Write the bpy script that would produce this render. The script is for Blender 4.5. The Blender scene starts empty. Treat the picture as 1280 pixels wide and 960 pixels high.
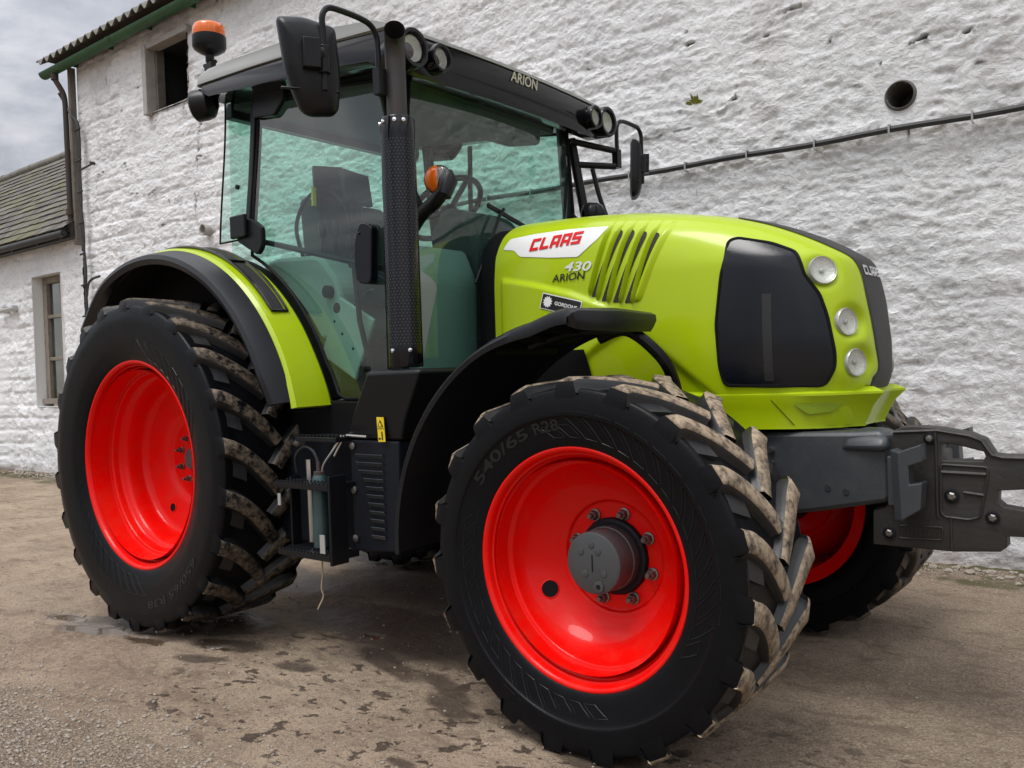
import bpy, bmesh, math, random
import numpy as np
from mathutils import Vector, Matrix, Euler
random.seed(7)
PI = math.pi
S = bpy.context.scene
COL = S.collection
R_ = math.radians

# ------------------------------------------------------------------ materials
def newmat(name):
    m = bpy.data.materials.new(name); m.use_nodes = True
    nt = m.node_tree; nt.nodes.clear()
    return m, nt
def N(nt, t, **k):
    n = nt.nodes.new(t)
    for a, v in k.items():
        if a.startswith('_'): setattr(n, a[1:], v)
        else: n.inputs[a.replace('__', ' ')].default_value = v
    return n
def LK(nt, a, b): nt.links.new(a, b)
def ramp(nt, fac, stops):
    r = nt.nodes.new('ShaderNodeValToRGB'); e = r.color_ramp.elements
    while len(e) < len(stops): e.new(0.5)
    for el, (p, c) in zip(e, stops):
        el.position = p; el.color = (c[0], c[1], c[2], 1) if isinstance(c, tuple) else (c, c, c, 1)
    LK(nt, fac, r.inputs[0]); return r.outputs[0]
def mixc(nt, f, a, b, mode='MIX'):
    m = nt.nodes.new('ShaderNodeMix'); m.data_type = 'RGBA'; m.blend_type = mode
    for s, v in ((0, f), (6, a), (7, b)):
        if hasattr(v, 'is_linked') or hasattr(v, 'links'): LK(nt, v, m.inputs[s])
        elif isinstance(v, tuple): m.inputs[s].default_value = (v[0], v[1], v[2], 1)
        else: m.inputs[s].default_value = v
    return m.outputs[2]
def noise(nt, scale, detail=5, rough=.55, vec=None, dist=0):
    n = N(nt, 'ShaderNodeTexNoise', Scale=scale, Detail=detail, Roughness=rough, Distortion=dist)
    if vec is not None: LK(nt, vec, n.inputs['Vector'])
    return n.outputs['Fac']
def objco(nt, scale=None):
    t = nt.nodes.new('ShaderNodeTexCoord')
    if scale is None: return t.outputs['Object']
    mp = nt.nodes.new('ShaderNodeMapping'); mp.inputs['Scale'].default_value = scale
    LK(nt, t.outputs['Object'], mp.inputs[0]); return mp.outputs[0]
def math_(nt, op, a, b=None, c=None):
    m = nt.nodes.new('ShaderNodeMath'); m.operation = op
    for i, v in enumerate((a, b, c)):
        if v is None: continue
        if hasattr(v, 'links'): LK(nt, v, m.inputs[i])
        else: m.inputs[i].default_value = v
    return m.outputs[0]

def paint(name, col, rough=.35, metal=0, coat=0, var=.12, dirt=.0, dirtcol=(.12, .1, .08), bump=.0, bscale=60, spec=.5, rvar=.1):
    """painted / moulded surface with slight unevenness, dust and bump"""
    m, nt = newmat(name)
    out = nt.nodes.new('ShaderNodeOutputMaterial'); p = nt.nodes.new('ShaderNodeBsdfPrincipled')
    LK(nt, p.outputs[0], out.inputs[0])
    v = objco(nt)
    n1 = noise(nt, 3.1, 6, .6, v)
    lo = tuple(c*(1-var) for c in col); hi = tuple(min(1, c*(1+var)) for c in col)
    c = mixc(nt, n1, lo, hi)
    if dirt > 0:
        n2 = noise(nt, 9, 10, .7, v)
        d = ramp(nt, n2, [(.45, 0.), (.75, 1.)])
        d = math_(nt, 'MULTIPLY', d, dirt)
        c = mixc(nt, d, c, dirtcol)
        rr = math_(nt, 'MULTIPLY_ADD', d, .5, rough)
    else:
        rr = math_(nt, 'MULTIPLY_ADD', noise(nt, 14, 6, .65, v), rvar*2, max(.02, rough-rvar))
    LK(nt, c, p.inputs['Base Color']); LK(nt, rr, p.inputs['Roughness'])
    p.inputs['Metallic'].default_value = metal; p.inputs['Coat Weight'].default_value = coat
    p.inputs['Coat Roughness'].default_value = .06
    p.inputs['Specular IOR Level'].default_value = spec
    if bump > 0:
        b = N(nt, 'ShaderNodeBump', Strength=bump, Distance=.004)
        LK(nt, noise(nt, bscale, 8, .6, v), b.inputs['Height']); LK(nt, b.outputs[0], p.inputs['Normal'])
    return m
M = {}
M['lime'] = paint('lime_paint', (.355, .48, .002), .30, coat=.25, spec=.3, var=.05, dirt=.10, dirtcol=(.3, .33, .08), bump=.012, bscale=25)
M['red'] = paint('red_paint', (.70, .003, .0015), .30, coat=.18, spec=.12, var=.06, dirt=.22, dirtcol=(.26, .07, .04))
M['black'] = paint('black_plastic', (.006, .0065, .008), .34, var=.2, dirt=.06, dirtcol=(.03, .03, .03), bump=.06, bscale=220, spec=.25)
M['gloss'] = paint('black_gloss', (.003, .003, .005), .14, coat=.12, spec=.3, var=.2, dirt=.02, dirtcol=(.03, .03, .03))
M['dark'] = paint('dark_chassis', (.006, .0075, .012), .5, var=.3, dirt=.12, dirtcol=(.025, .022, .018), bump=.1, bscale=60, spec=.2)
M['fender'] = paint('fender_plastic', (.007, .008, .0105), .34, var=.15, dirt=.07, dirtcol=(.04, .04, .04), bump=.1, bscale=300, spec=.35)
M['liner'] = paint('fender_liner', (.003, .003, .004), .65, var=.2, dirt=.1, dirtcol=(.012, .011, .010), spec=.15)
M['grey'] = paint('grey_casting', (.032, .037, .042), .40, var=.12, dirt=.2, dirtcol=(.1, .09, .08), bump=.15, bscale=90)
M['cast'] = paint('worn_casting', (.024, .023, .021), .5, metal=.25, var=.35, dirt=.5, dirtcol=(.045, .028, .02), bump=.35, bscale=70)
M['hub'] = paint('hub_grey', (.05, .055, .058), .42, var=.15, dirt=.3, dirtcol=(.03, .03, .03), bump=.15, bscale=120)
M['steel'] = paint('steel', (.55, .54, .52), .3, metal=1, var=.15, dirt=.25, dirtcol=(.2, .17, .14))
M['nut'] = paint('wheel_nut_steel', (.20, .19, .18), .4, metal=.9, var=.3, dirt=.4, dirtcol=(.05, .03, .025))
M['roof'] = paint('roof_grey', (.25, .26, .25), .35, coat=.2, var=.08, dirt=.15, dirtcol=(.25, .25, .22))
M['white'] = paint('white_decal', (.74, .75, .74), .35, var=.03)
M['redtxt'] = paint('red_lettering', (.62, .008, .012), .35, var=.03)
M['blacktxt'] = paint('black_lettering', (.012, .012, .012), .35, var=.03)
M['silvertxt'] = paint('silver_lettering', (.66, .68, .66), .35, metal=.2, var=.03)
M['yellow'] = paint('yellow_label', (.75, .55, .02), .4, var=.05)
M['chrome'] = paint('chrome', (.8, .8, .82), .12, metal=1, var=.03)
M['reflector'] = paint('lamp_reflector', (.62, .62, .58), .25, metal=.35, var=.1, bump=.8, bscale=140)
M['bezel'] = paint('lamp_bezel', (.42, .43, .41), .3, metal=.4, var=.1)
M['interior'] = paint('cab_trim', (.27, .30, .29), .55, var=.1, bump=.1)
M['seat'] = paint('seat_fabric', (.05, .055, .055), .8, var=.2, bump=.3, bscale=300)
M['headlin'] = paint('headlining', (.09, .095, .095), .8, var=.1)
M['tube'] = paint('teal_cylinder_paint', (.02, .055, .06), .35, var=.3, dirt=.3)
M['rope'] = paint('hemp_string', (.35, .28, .2), .8, var=.3)
M['rust'] = paint('rusty_pipe', (.035, .033, .030), .8, var=.3, dirt=.7, dirtcol=(.11, .05, .03), bump=.6, bscale=60)
M['cable'] = paint('black_cable', (.018, .018, .018), .55, var=.2, dirt=.3, dirtcol=(.12, .12, .12))
M['greengut'] = paint('green_gutter_paint', (.014, .075, .022), .5, var=.3, dirt=.35, dirtcol=(.03, .05, .025), bump=.3)
M['corr'] = paint('fibre_cement', (.16, .15, .13), .85, var=.25, dirt=.6, dirtcol=(.05, .05, .04), bump=.6, bscale=50)
M['timber'] = paint('old_timber', (.14, .12, .10), .85, var=.35, dirt=.6, dirtcol=(.05, .04, .035), bump=.7, bscale=40)
M['frame'] = paint('weathered_window_frame', (.22, .19, .155), .75, var=.3, dirt=.6, dirtcol=(.09, .07, .05), bump=.5, bscale=60)
M['void'] = paint('painted_dark', (.012, .012, .014), .9, var=.6)  # near-black colour paints the darkness inside openings and holes
M['curtain'] = paint('brown_board', (.10, .055, .035), .85, var=.5, dirt=.4)
M['stonesill'] = paint('stone_jamb', (.34, .32, .30), .85, var=.25, dirt=.5, dirtcol=(.17, .14, .11), bump=.8, bscale=40)
M['wood'] = paint('fascia_board', (.075, .06, .05), .85, var=.4, dirt=.4, bump=.5)

def amber():
    m, nt = newmat('amber_lens'); out = nt.nodes.new('ShaderNodeOutputMaterial'); p = nt.nodes.new('ShaderNodeBsdfPrincipled')
    LK(nt, p.outputs[0], out.inputs[0])
    w = N(nt, 'ShaderNodeTexWave', Scale=60); LK(nt, objco(nt), w.inputs['Vector'])
    LK(nt, mixc(nt, w.outputs['Fac'], (.62, .09, .002), (.80, .17, .004)), p.inputs['Base Color'])
    p.inputs['Roughness'].default_value = .18; p.inputs['Coat Weight'].default_value = .2
    p.inputs['Transmission Weight'].default_value = .1
    p.inputs['Emission Color'].default_value = (1, .3, .02, 1); p.inputs['Emission Strength'].default_value = 0.
    return m
M['amber'] = amber()
def schlick(nt, f0):
    g = nt.nodes.new('ShaderNodeNewGeometry'); d = nt.nodes.new('ShaderNodeVectorMath'); d.operation = 'DOT_PRODUCT'
    LK(nt, g.outputs['Normal'], d.inputs[0]); LK(nt, g.outputs['Incoming'], d.inputs[1])
    c = math_(nt, 'ABSOLUTE', d.outputs['Value']); p = math_(nt, 'POWER', math_(nt, 'SUBTRACT', 1.0, c), 5.0)
    return math_(nt, 'MULTIPLY_ADD', p, 1-f0, f0)
def lens():
    m, nt = newmat('clear_lens'); out = nt.nodes.new('ShaderNodeOutputMaterial')
    t = N(nt, 'ShaderNodeBsdfTransparent', Color=(.93, .95, .93, 1)); g = N(nt, 'ShaderNodeBsdfGlossy', Roughness=.04)
    mx = nt.nodes.new('ShaderNodeMixShader')
    w = N(nt, 'ShaderNodeTexWave', Scale=40, _bands_direction='Y'); LK(nt, objco(nt), w.inputs['Vector'])
    b = N(nt, 'ShaderNodeBump', Strength=.4, Distance=.004); LK(nt, w.outputs['Fac'], b.inputs['Height'])
    LK(nt, b.outputs[0], g.inputs['Normal'])
    f = schlick(nt, .10)
    LK(nt, f, mx.inputs[0]); LK(nt, t.outputs[0], mx.inputs[1]); LK(nt, g.outputs[0], mx.inputs[2]); LK(nt, mx.outputs[0], out.inputs[0])
    return m
M['lens'] = lens()
def glass(name, tint, ior=1.5, haze=.04, hz=(.5, .55, .55), add=.0):
    m, nt = newmat(name); out = nt.nodes.new('ShaderNodeOutputMaterial')
    t = N(nt, 'ShaderNodeBsdfTransparent', Color=(*tint, 1)); g = N(nt, 'ShaderNodeBsdfGlossy', Roughness=.02)
    d = N(nt, 'ShaderNodeBsdfDiffuse', Color=(*hz, 1))
    v = objco(nt)
    hf = math_(nt, 'MULTIPLY', ramp(nt, noise(nt, 4, 8, .7, v, .5), [(.35, 0.1), (.75, 1.)]), haze)
    m1 = nt.nodes.new('ShaderNodeMixShader'); LK(nt, hf, m1.inputs[0]); LK(nt, t.outputs[0], m1.inputs[1]); LK(nt, d.outputs[0], m1.inputs[2])
    f = schlick(nt, .09+add)
    m2 = nt.nodes.new('ShaderNodeMixShader'); LK(nt, f, m2.inputs[0]); LK(nt, m1.outputs[0], m2.inputs[1]); LK(nt, g.outputs[0], m2.inputs[2])
    LK(nt, m2.outputs[0], out.inputs[0]); return m
M['glass'] = glass('green_tinted_cab_glass', (.60, .86, .77), 1.55, .06, (.30, .36, .34), .01)  # diffuse haze paints part of the reflections veiling the cab panes
M['winglass'] = glass('dusty_window_glass', (.5, .52, .5), 1.5, .35, (.22, .22, .21), .02)

def rubber(name, mud, mudcol=(.33, .26, .185)):
    m, nt = newmat(name); out = nt.nodes.new('ShaderNodeOutputMaterial'); p = nt.nodes.new('ShaderNodeBsdfPrincipled')
    LK(nt, p.outputs[0], out.inputs[0]); v = objco(nt)
    base = mixc(nt, noise(nt, 5, 8, .65, v), (.0018, .002, .003), (.006, .0065, .008))
    r0 = math_(nt, 'MULTIPLY_ADD', noise(nt, 7, 8, .7, v), .45, .12)
    if mud > 0:
        n = noise(nt, 26, 14, .76, v, .25)
        f = ramp(nt, n, [(.56-mud*.34, 0.), (.70-mud*.22, 1.)])
        mc = mixc(nt, noise(nt, 70, 8, .75, v), tuple(c*.5 for c in mudcol), tuple(c*1.45 for c in mudcol))
        base = mixc(nt, f, base, mc)
        r0 = mixc(nt, f, r0, (.85, .85, .85))
    LK(nt, base, p.inputs['Base Color']); LK(nt, r0, p.inputs['Roughness'])
    p.inputs['Specular IOR Level'].default_value = .14
    b = N(nt, 'ShaderNodeBump', Strength=.35, Distance=.003); LK(nt, noise(nt, 90 if mud > 0 else 45, 10, .7, v), b.inputs['Height'])
    LK(nt, b.outputs[0], p.inputs['Normal']); return m
M['rubber'] = rubber('tyre_rubber', 0)
M['tread'] = paint('tread_rubber_sheen', (.013, .014, .0155), .36, var=.5, dirt=.35, dirtcol=(.05, .045, .04), bump=.2, bscale=40, spec=.45)  # lighter grey base paints the sheen on lug sides; dirt is dust
M['mudtop'] = rubber('muddy_tread', .60)
M['mudlow'] = rubber('lightly_muddy_tread', .42, (.17, .135, .10))
def emboss(name):
    return paint(name, (.008, .009, .010), .36, var=.2, spec=.4)
M['edge'] = emboss('tyre_edge_rubber')

def perfor(name):
    """fine perforated dark sheet"""
    m, nt = newmat(name); out = nt.nodes.new('ShaderNodeOutputMaterial'); p = nt.nodes.new('ShaderNodeBsdfPrincipled')
    LK(nt, p.outputs[0], out.inputs[0])
    v = objco(nt)
    n = noise(nt, 6, 5, .6, v)
    LK(nt, mixc(nt, n, (.002, .003, .006), (.006, .008, .012)), p.inputs['Base Color'])
    p.inputs['Roughness'].default_value = .12; p.inputs['Specular IOR Level'].default_value = .35
    vo = N(nt, 'ShaderNodeTexVoronoi', Scale=260); LK(nt, v, vo.inputs['Vector'])
    b = N(nt, 'ShaderNodeBump', Strength=.25, Distance=.001); LK(nt, vo.outputs['Distance'], b.inputs['Height']); LK(nt, b.outputs[0], p.inputs['Normal'])
    return m
M['mesh'] = perfor('radiator_mesh')

# ------------------------------------------------------------------ mesh builder
class MB:
    def __init__(s): s.v = []; s.f = []; s.m = []
    def add(s, vs, fs, mi=0):
        o = len(s.v); s.v += [tuple(map(float, v)) for v in vs]; s.f += [tuple(i+o for i in f) for f in fs]; s.m += [mi]*len(fs); return s
    def box(s, c, d, rot=None, mi=0):
        x, y, z = (a/2 for a in d)
        vs = [Vector((i*x, j*y, k*z)) for i in (-1, 1) for j in (-1, 1) for k in (-1, 1)]
        if rot is not None:
            R = rot if isinstance(rot, Matrix) else Euler(rot).to_matrix(); vs = [R @ v for v in vs]
        vs = [v+Vector(c) for v in vs]
        return s.add(vs, [(0, 1, 3, 2), (4, 6, 7, 5), (0, 4, 5, 1), (2, 3, 7, 6), (0, 2, 6, 4), (1, 5, 7, 3)], mi)
    def prism(s, pts, y0, y1, axis='y', mi=0):
        """polygon (a,b) extruded along axis between y0 and y1"""
        n = len(pts)
        def P(a, b, t): return {'y': (a, t, b), 'x': (t, a, b), 'z': (a, b, t)}[axis]
        vs = [P(a, b, y0) for a, b in pts]+[P(a, b, y1) for a, b in pts]
        fs = [tuple(range(n)), tuple(range(2*n-1, n-1, -1))]+[(i, (i+1) % n+0, (i+1) % n+n, i+n) for i in range(n)]
        return s.add(vs, fs, mi)
    def loft(s, rings, closed=True, cap=True, mi=0):
        n = len(rings[0]); vs = [v for r in rings for v in r]; fs = []
        for k in range(len(rings)-1):
            for i in range(n if closed else n-1):
                j = (i+1) % n; fs.append((k*n+i, k*n+j, (k+1)*n+j, (k+1)*n+i))
        if cap and closed: fs += [tuple(range(n)), tuple(range((len(rings)-1)*n, len(rings)*n))]
        return s.add(vs, fs, mi)
    def tube(s, path, r, n=10, cap=True, mi=0, closed=False):
        P = [Vector(p) for p in path]; rr = r if isinstance(r, (list, tuple)) else [r]*len(P)
        rings = []; up = None
        for i, p in enumerate(P):
            if closed: t = P[(i+1) % len(P)]-P[i-1]
            else: t = (P[min(i+1, len(P)-1)]-P[max(i-1, 0)])
            t.normalize()
            if up is None:
                up = Vector((0, 0, 1)) if abs(t.z) < .9 else Vector((1, 0, 0))
            a = t.cross(up).normalized(); up = a.cross(t).normalized()
            rings.append([p+rr[i]*(math.cos(2*PI*k/n)*a+math.sin(2*PI*k/n)*up) for k in range(n)])
        if closed: rings.append(rings[0])
        return s.loft(rings, True, cap and not closed, mi)
    def lathe(s, prof, c, axis=(0, -1, 0), n=48, mi=0, cap=False):
        """prof: (radius, distance along axis)"""
        ax = Vector(axis).normalized(); u = ax.orthogonal().normalized(); w = ax.cross(u); c = Vector(c)
        rings = [[c+ax*h+r*(math.cos(2*PI*k/n)*u+math.sin(2*PI*k/n)*w) for k in range(n)] for r, h in prof]
        return s.loft(rings, True, cap, mi)
    def build(s, name, mats, parent=None, smooth=False, bevel=0, angle=35, loc=None, recalc=True):
        me = bpy.data.meshes.new(name); me.from_pydata(s.v, [], s.f)
        mats = mats if isinstance(mats, (list, tuple)) else [mats]
        for m in mats: me.materials.append(m if not isinstance(m, str) else M[m])
        me.polygons.foreach_set('material_index', s.m)
        bm = bmesh.new(); bm.from_mesh(me); bmesh.ops.remove_doubles(bm, verts=bm.verts, dist=1e-5)
        if recalc: bmesh.ops.recalc_face_normals(bm, faces=bm.faces)
        bm.to_mesh(me); bm.free()
        if smooth:
            me.polygons.foreach_set('use_smooth', [True]*len(me.polygons))
            if angle < 180: me.set_sharp_from_angle(angle=R_(angle))
        o = bpy.data.objects.new(name, me); COL.objects.link(o)
        if loc: o.location = loc
        if parent: o.parent = parent
        if bevel > 0:
            b = o.modifiers.new('bevel', 'BEVEL'); b.width = bevel; b.segments = 2; b.limit_method = 'ANGLE'; b.angle_limit = R_(40)
        return o
def tag(o, label=None, cat=None, group=None, kind=None):
    if label: o['label'] = label
    if cat: o['category'] = cat
    if group: o['group'] = group
    if kind: o['kind'] = kind
    return o
def empty(name, loc=(0, 0, 0), parent=None):
    o = bpy.data.objects.new(name, None); o.location = loc; COL.objects.link(o)
    if parent: o.parent = parent
    o.empty_display_size = .2
    return o
def rnd_poly(pts, r, k=4):
    """round the corners of a polygon"""
    out = []; n = len(pts)
    for i in range(n):
        p = Vector(pts[i]); a = Vector(pts[i-1])-p; b = Vector(pts[(i+1) % n])-p
        d = min(r, a.length*.45, b.length*.45); A = p+a.normalized()*d; B = p+b.normalized()*d
        for j in range(k+1):
            t = j/k; q = (1-t)**2*A+2*t*(1-t)*p+t*t*B; out.append(tuple(q))
    return out
def spline(pts, n=6):
    """catmull-rom through 2-D/3-D points"""
    P = [Vector(p) for p in pts]; out = []
    for i in range(len(P)-1):
        a, b, c, d = P[max(i-1, 0)], P[i], P[i+1], P[min(i+2, len(P)-1)]
        for j in range(n):
            t = j/n; out.append(.5*((2*b)+(c-a)*t+(2*a-5*b+4*c-d)*t*t+(3*b-a-3*c+d)*t**3))
    out.append(P[-1]); return [tuple(p) for p in out]

# ------------------------------------------------------------------ noise for relief
def vnoise(x, y, seed):
    xi = np.floor(x).astype(np.int64); yi = np.floor(y).astype(np.int64); xf = x-xi; yf = y-yi
    def h(a, b):
        n = (a*374761393+b*668265263+seed*982451653) & 0xffffffff
        n = ((n ^ (n >> 13))*1274126177) & 0xffffffff
        n = (n ^ (n >> 16)) & 0xffffff
        return n/float(0xffffff)
    u = xf*xf*xf*(xf*(xf*6-15)+10); v = yf*yf*yf*(yf*(yf*6-15)+10)
    a = h(xi, yi); b = h(xi+1, yi); c = h(xi, yi+1); d = h(xi+1, yi+1)
    return (a*(1-u)+b*u)*(1-v)+(c*(1-u)+d*u)*v
def fbm(x, y, seed, octv=5, gain=.5, ridged=False):
    s = 0; a = 1; tot = 0
    for o in range(octv):
        n = vnoise(x*2**o+o*17.3, y*2**o-o*9.1, seed+o)
        if ridged: n = 1-np.abs(2*n-1)
        s = s+a*n; tot += a; a *= gain
    return s/tot
def sstep(e0, e1, x):
    t = np.clip((x-e0)/(e1-e0), 0, 1); return t*t*(3-2*t)
def cr(T,v):
    # monotone-ish catmull-rom on table T [(k,val)...]
    n=len(T)
    if v<=T[0][0]: return T[0][1]
    if v>=T[-1][0]: return T[-1][1]
    i=max(j for j in range(n-1) if T[j][0]<=v)
    x0,y0=T[i];x1,y1=T[i+1];h=x1-x0;t=(v-x0)/h
    def m(j):
        if j<=0: return (T[1][1]-T[0][1])/(T[1][0]-T[0][0])
        if j>=n-1: return (T[-1][1]-T[-2][1])/(T[-1][0]-T[-2][0])
        a=(T[j][1]-T[j-1][1])/(T[j][0]-T[j-1][0]);b=(T[j+1][1]-T[j][1])/(T[j+1][0]-T[j][0])
        return 0 if a*b<=0 else 2*a*b/(a+b)
    m0,m1=m(i)*h,m(i+1)*h
    return (2*t**3-3*t*t+1)*y0+(t**3-2*t*t+t)*m0+(3*t*t-2*t**3)*y1+(t**3-t*t)*m1
XN=[(0.98,3.15),(1.09,3.178),(1.18,3.203),(1.255,3.200),(1.336,3.192),(1.42,3.181),(1.50,3.164),(1.55,3.145),(1.61,3.070),(1.69,2.92),(1.745,2.76),(1.785,2.58),(1.825,2.35),(1.86,2.0),(1.88,1.55)]
WZ=[(0.98,.365),(1.1,.385),(1.3,.40),(1.55,.397),(1.66,.385),(1.73,.365),(1.78,.335),(1.82,.28),(1.85,.20),(1.87,.11),(1.88,.02)]
def tp(x): return 1-.15*min(1,max(0,(2.5-x)/.85))**1.3
NEX=3.3
def hw(x,z):
    xn=cr(XN,z);xs=xn-.8;w=cr(WZ,z)
    a=max(0,(x-xs)/(xn-xs))
    if a>=1: return 0.
    return w*tp(x)*(1-a**NEX)**(1/NEX)
def xf(y,z):
    xn=cr(XN,z);xs=xn-.8;w=cr(WZ,z)
    b=min(.999,abs(y)/w); return xs+(xn-xs)*(1-b**NEX)**(1/NEX)

# ================================================================== TRACTOR
T = empty('tractor')
tag(T, 'lime green tractor with red wheels and black mudguards parked in the yard', 'tractor')

CREASE = [(1.60, 1.635), (1.75, 1.607), (1.92, 1.572), (2.12, 1.519), (2.24, 1.474), (2.3, 1.45), (9, 1.0)]
def lin(Tb, x):
    for (a, b), (c, d) in zip(Tb, Tb[1:]):
        if x <= c: return b+(d-b)*(x-a)/(c-a)
    return Tb[-1][1]
def ss(a, b, x):
    t = min(1, max(0, (x-a)/(b-a))); return t*t*(3-2*t)
HL = [(3.083, -.27, 1.510), (3.150, -.230, 1.333), (3.168, -.210, 1.194)]
def disp(x, z):
    """outward offset of the bonnet side: ledge of the lower rear panel and the wheel arch recess"""
    d = 0
    zc = lin(CREASE, x)
    d += .020*ss(0, .022, zc-z)*ss(2.36, 2.22, x)*ss(1.735, 1.765, x)
    if x > 2.75: return d
    # wheel-arch: flared edge line from (2.24,1.35) over (2.40,1.377) down to (2.65,1.15)
    if x < 2.40: za = 1.377-.9*(2.40-x)**1.3
    else: za = 1.377-.86*(x-2.40)
    d -= .020*ss(0, .035, za-z)*ss(2.1, 2.3, x)
    return d
def side(x, z, off=0.): return (x, -(hw(x, z)+disp(x, z)+off), z)
def bonnet():
    b = MB(); zs = [.98+.0070*i for i in range(128)]+[1.8755]
    rings = []
    for z in zs:
        xn = cr(XN, z); w = cr(WZ, z); xs = xn-.8; ring = []
        x0 = 1.70+(.03 if z > 1.7 else 0)*(z-1.7)/.15
        if x0 > xn-.02: x0 = xn-.02
        na = 158
        for s in (-1, 1):
            half = []
            for i in range(na+1):          # straight side (x from rear) then nose angle
                if i <= 72:
                    x = x0+(max(xs, x0)-x0)*i/72 if xs > x0 else x0+(xn-x0)*0.25*i/72
                    y = hw(x, z)
                    half.append((x, y))
                else:
                    xa = half[72][0]; t = (i-72)/(na-72)
                    x = xa+(xn-xa)*math.sin(t*PI/2)**.9
                    y = hw(x, z) if i < na else 0
                    half.append((x, y))
            pts = []
            for x, y in half:
                d = disp(x, z) if y > .1 else 0
                # scoops beside the lamps
                dx = dy = 0
                if x > 2.95 and y > .05:
                    for (hx, hy, hz), (nx_, ny_), sh in zip(HL, ((.70, .69), (.90, .40), (.90, .40)), (0, .022, .022)):
                        q_ = Vector(((x-hx-sh*.25)/.050, (y-(-hy-sh))/(.050+sh*.6), (z-hz)/.050)).length
                        g_ = math.exp(-q_**3.2); dx -= .030*nx_*g_; dy -= .030*ny_*g_
                pts.append((x+dx, s*(y+d+dy), z))
            if s < 0: ring = pts
            else: ring += pts[-2::-1]
        rings.append(ring)
    b.loft(rings, closed=False, cap=False)
    # inward turned rear edge
    rear = [r[0] for r in rings]+[r[-1] for r in rings[::-1]]
    inner = [(p[0]+.015, p[1]*.93, 1.4+(p[2]-1.4)*.97) for p in rear]
    b.loft([rear, inner], closed=False, cap=False)
    return b.build('bonnet', 'lime', T, smooth=True, angle=50)
BON = bonnet()

def ringfill(pts, f, rings=8, dens=.012):
    """star-shaped polygon filled with rings and mapped by f(a,b)->(x,y,z)"""
    P = []
    n = len(pts)
    for i in range(n):
        a = Vector(pts[i]); c = Vector(pts[(i+1) % n]); k = max(1, int((c-a).length/dens))
        P += [a+(c-a)*j/k for j in range(k)]
    ctr = sum(P, Vector((0, 0)))/len(P)
    vs = []; fs = []; m = len(P)
    for r in range(rings+1):
        k = 1-r/rings if r < rings else .02
        vs += [f(*(ctr+(p-ctr)*k)) for p in P]
    for r in range(rings):
        for i in range(m):
            j = (i+1) % m; fs.append((r*m+i, r*m+j, (r+1)*m+j, (r+1)*m+i))
    fs.append(tuple(range(rings*m, rings*m+m)))
    return vs, fs, [f(*p) for p in P]

# white name panel, lettering
PAN = [(1.745, 1.728), (1.752, 1.785), (1.90, 1.79), (2.084, 1.787), (2.285, 1.757), (2.248, 1.712), (2.154, 1.647), (2.014, 1.655), (1.841, 1.677), (1.807, 1.717)]
PAN = [(1.738, 1.727), (1.765, 1.772), (1.90, 1.776), (2.08, 1.772), (2.285, 1.757), (2.248, 1.712), (2.154, 1.648), (2.014, 1.661), (1.841, 1.685), (1.805, 1.716)]
vs, fs, _ = ringfill(rnd_poly(PAN, .012), lambda a, c: side(a, c, .0025), 10)
panel = MB().add(vs, fs).build('name_panel', 'white', BON, smooth=True)
def rects(letter):
    t = .30
    return {'C': [(0, 0, t, 1), (t, 0, 1, .24), (t, .76, 1, 1)],
            'L': [(0, 0, t, 1), (t, 0, 1, .24)],
            'A': [(0, 0, t, 1), (1-t, 0, 1, 1), (t, .78, 1-t, 1), (t, .26, 1-t, .48)],
            'S': [(0, 0, 1, .22), (1-t, .22, 1, .39), (0, .39, 1, .61), (0, .61, t, .78), (0, .78, 1, 1)]}[letter]
def blocktext(word, f, w=1., gap=.17, shear=.28, h=1.):
    b = MB(); x = 0
    for ch in word:
        for (a, c, d, e) in rects(ch):
            k = 3
            for i in range(k):
                for j in range(k):
                    q = []
                    for u, v in ((i, j), (i+1, j), (i+1, j+1), (i, j+1)):
                        uu = a+(d-a)*u/k; vv = c+(e-c)*v/k
                        q.append(f(x+uu*w+vv*shear, vv*h))
                    b.add(q, [(0, 1, 2, 3)])
        x += w+gap
    return b, x-gap
LW = 5*1+4*.17+.28
b, _ = blocktext('CLAAS', lambda s, t: side(1.893+.278*s/LW, 1.7015+.001*s/LW+.051*t, .0055), 1)
b.build('lettering', 'redtxt', BON)
def fonttext(txt, f, size=1, shear=.25, bold=.0, spacing=1.0, xscale=1.0):
    """word as a flat mesh in unit height mapped by f(s,t)"""
    cu = bpy.data.curves.new('t', 'FONT'); cu.body = txt; cu.size = 1; cu.shear = shear; cu.offset = bold; cu.space_character = spacing
    cu.resolution_u = 4
    o = bpy.data.objects.new('t', cu); COL.objects.link(o)
    dg = bpy.context.evaluated_depsgraph_get(); me = bpy.data.meshes.new_from_object(o.evaluated_get(dg))
    bm = bmesh.new(); bm.from_mesh(me); bmesh.ops.triangulate(bm, faces=bm.faces)
    vs = [tuple(v.co[:2]) for v in bm.verts]; fs = [tuple(v.index for v in fc.verts) for fc in bm.faces]; bm.free()
    bpy.data.objects.remove(o)
    mx = max(v[0] for v in vs); mn = min(v[0] for v in vs); my = max(v[1] for v in vs)
    vs = [f((v[0]-mn)/(mx-mn), v[1]/my) for v in vs]
    return MB().add(vs, fs)
fonttext('430', lambda s, t: side(2.090+.135*s, 1.598-.010*s+.036*t, .004), bold=.018).build('lettering', 'silvertxt', BON, recalc=False)
fonttext('ARION', lambda s, t: side(2.026+.168*s, 1.559-.001*s+.030*t, .004), bold=.012, shear=.15).build('lettering', 'blacktxt', BON, recalc=False)
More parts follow.
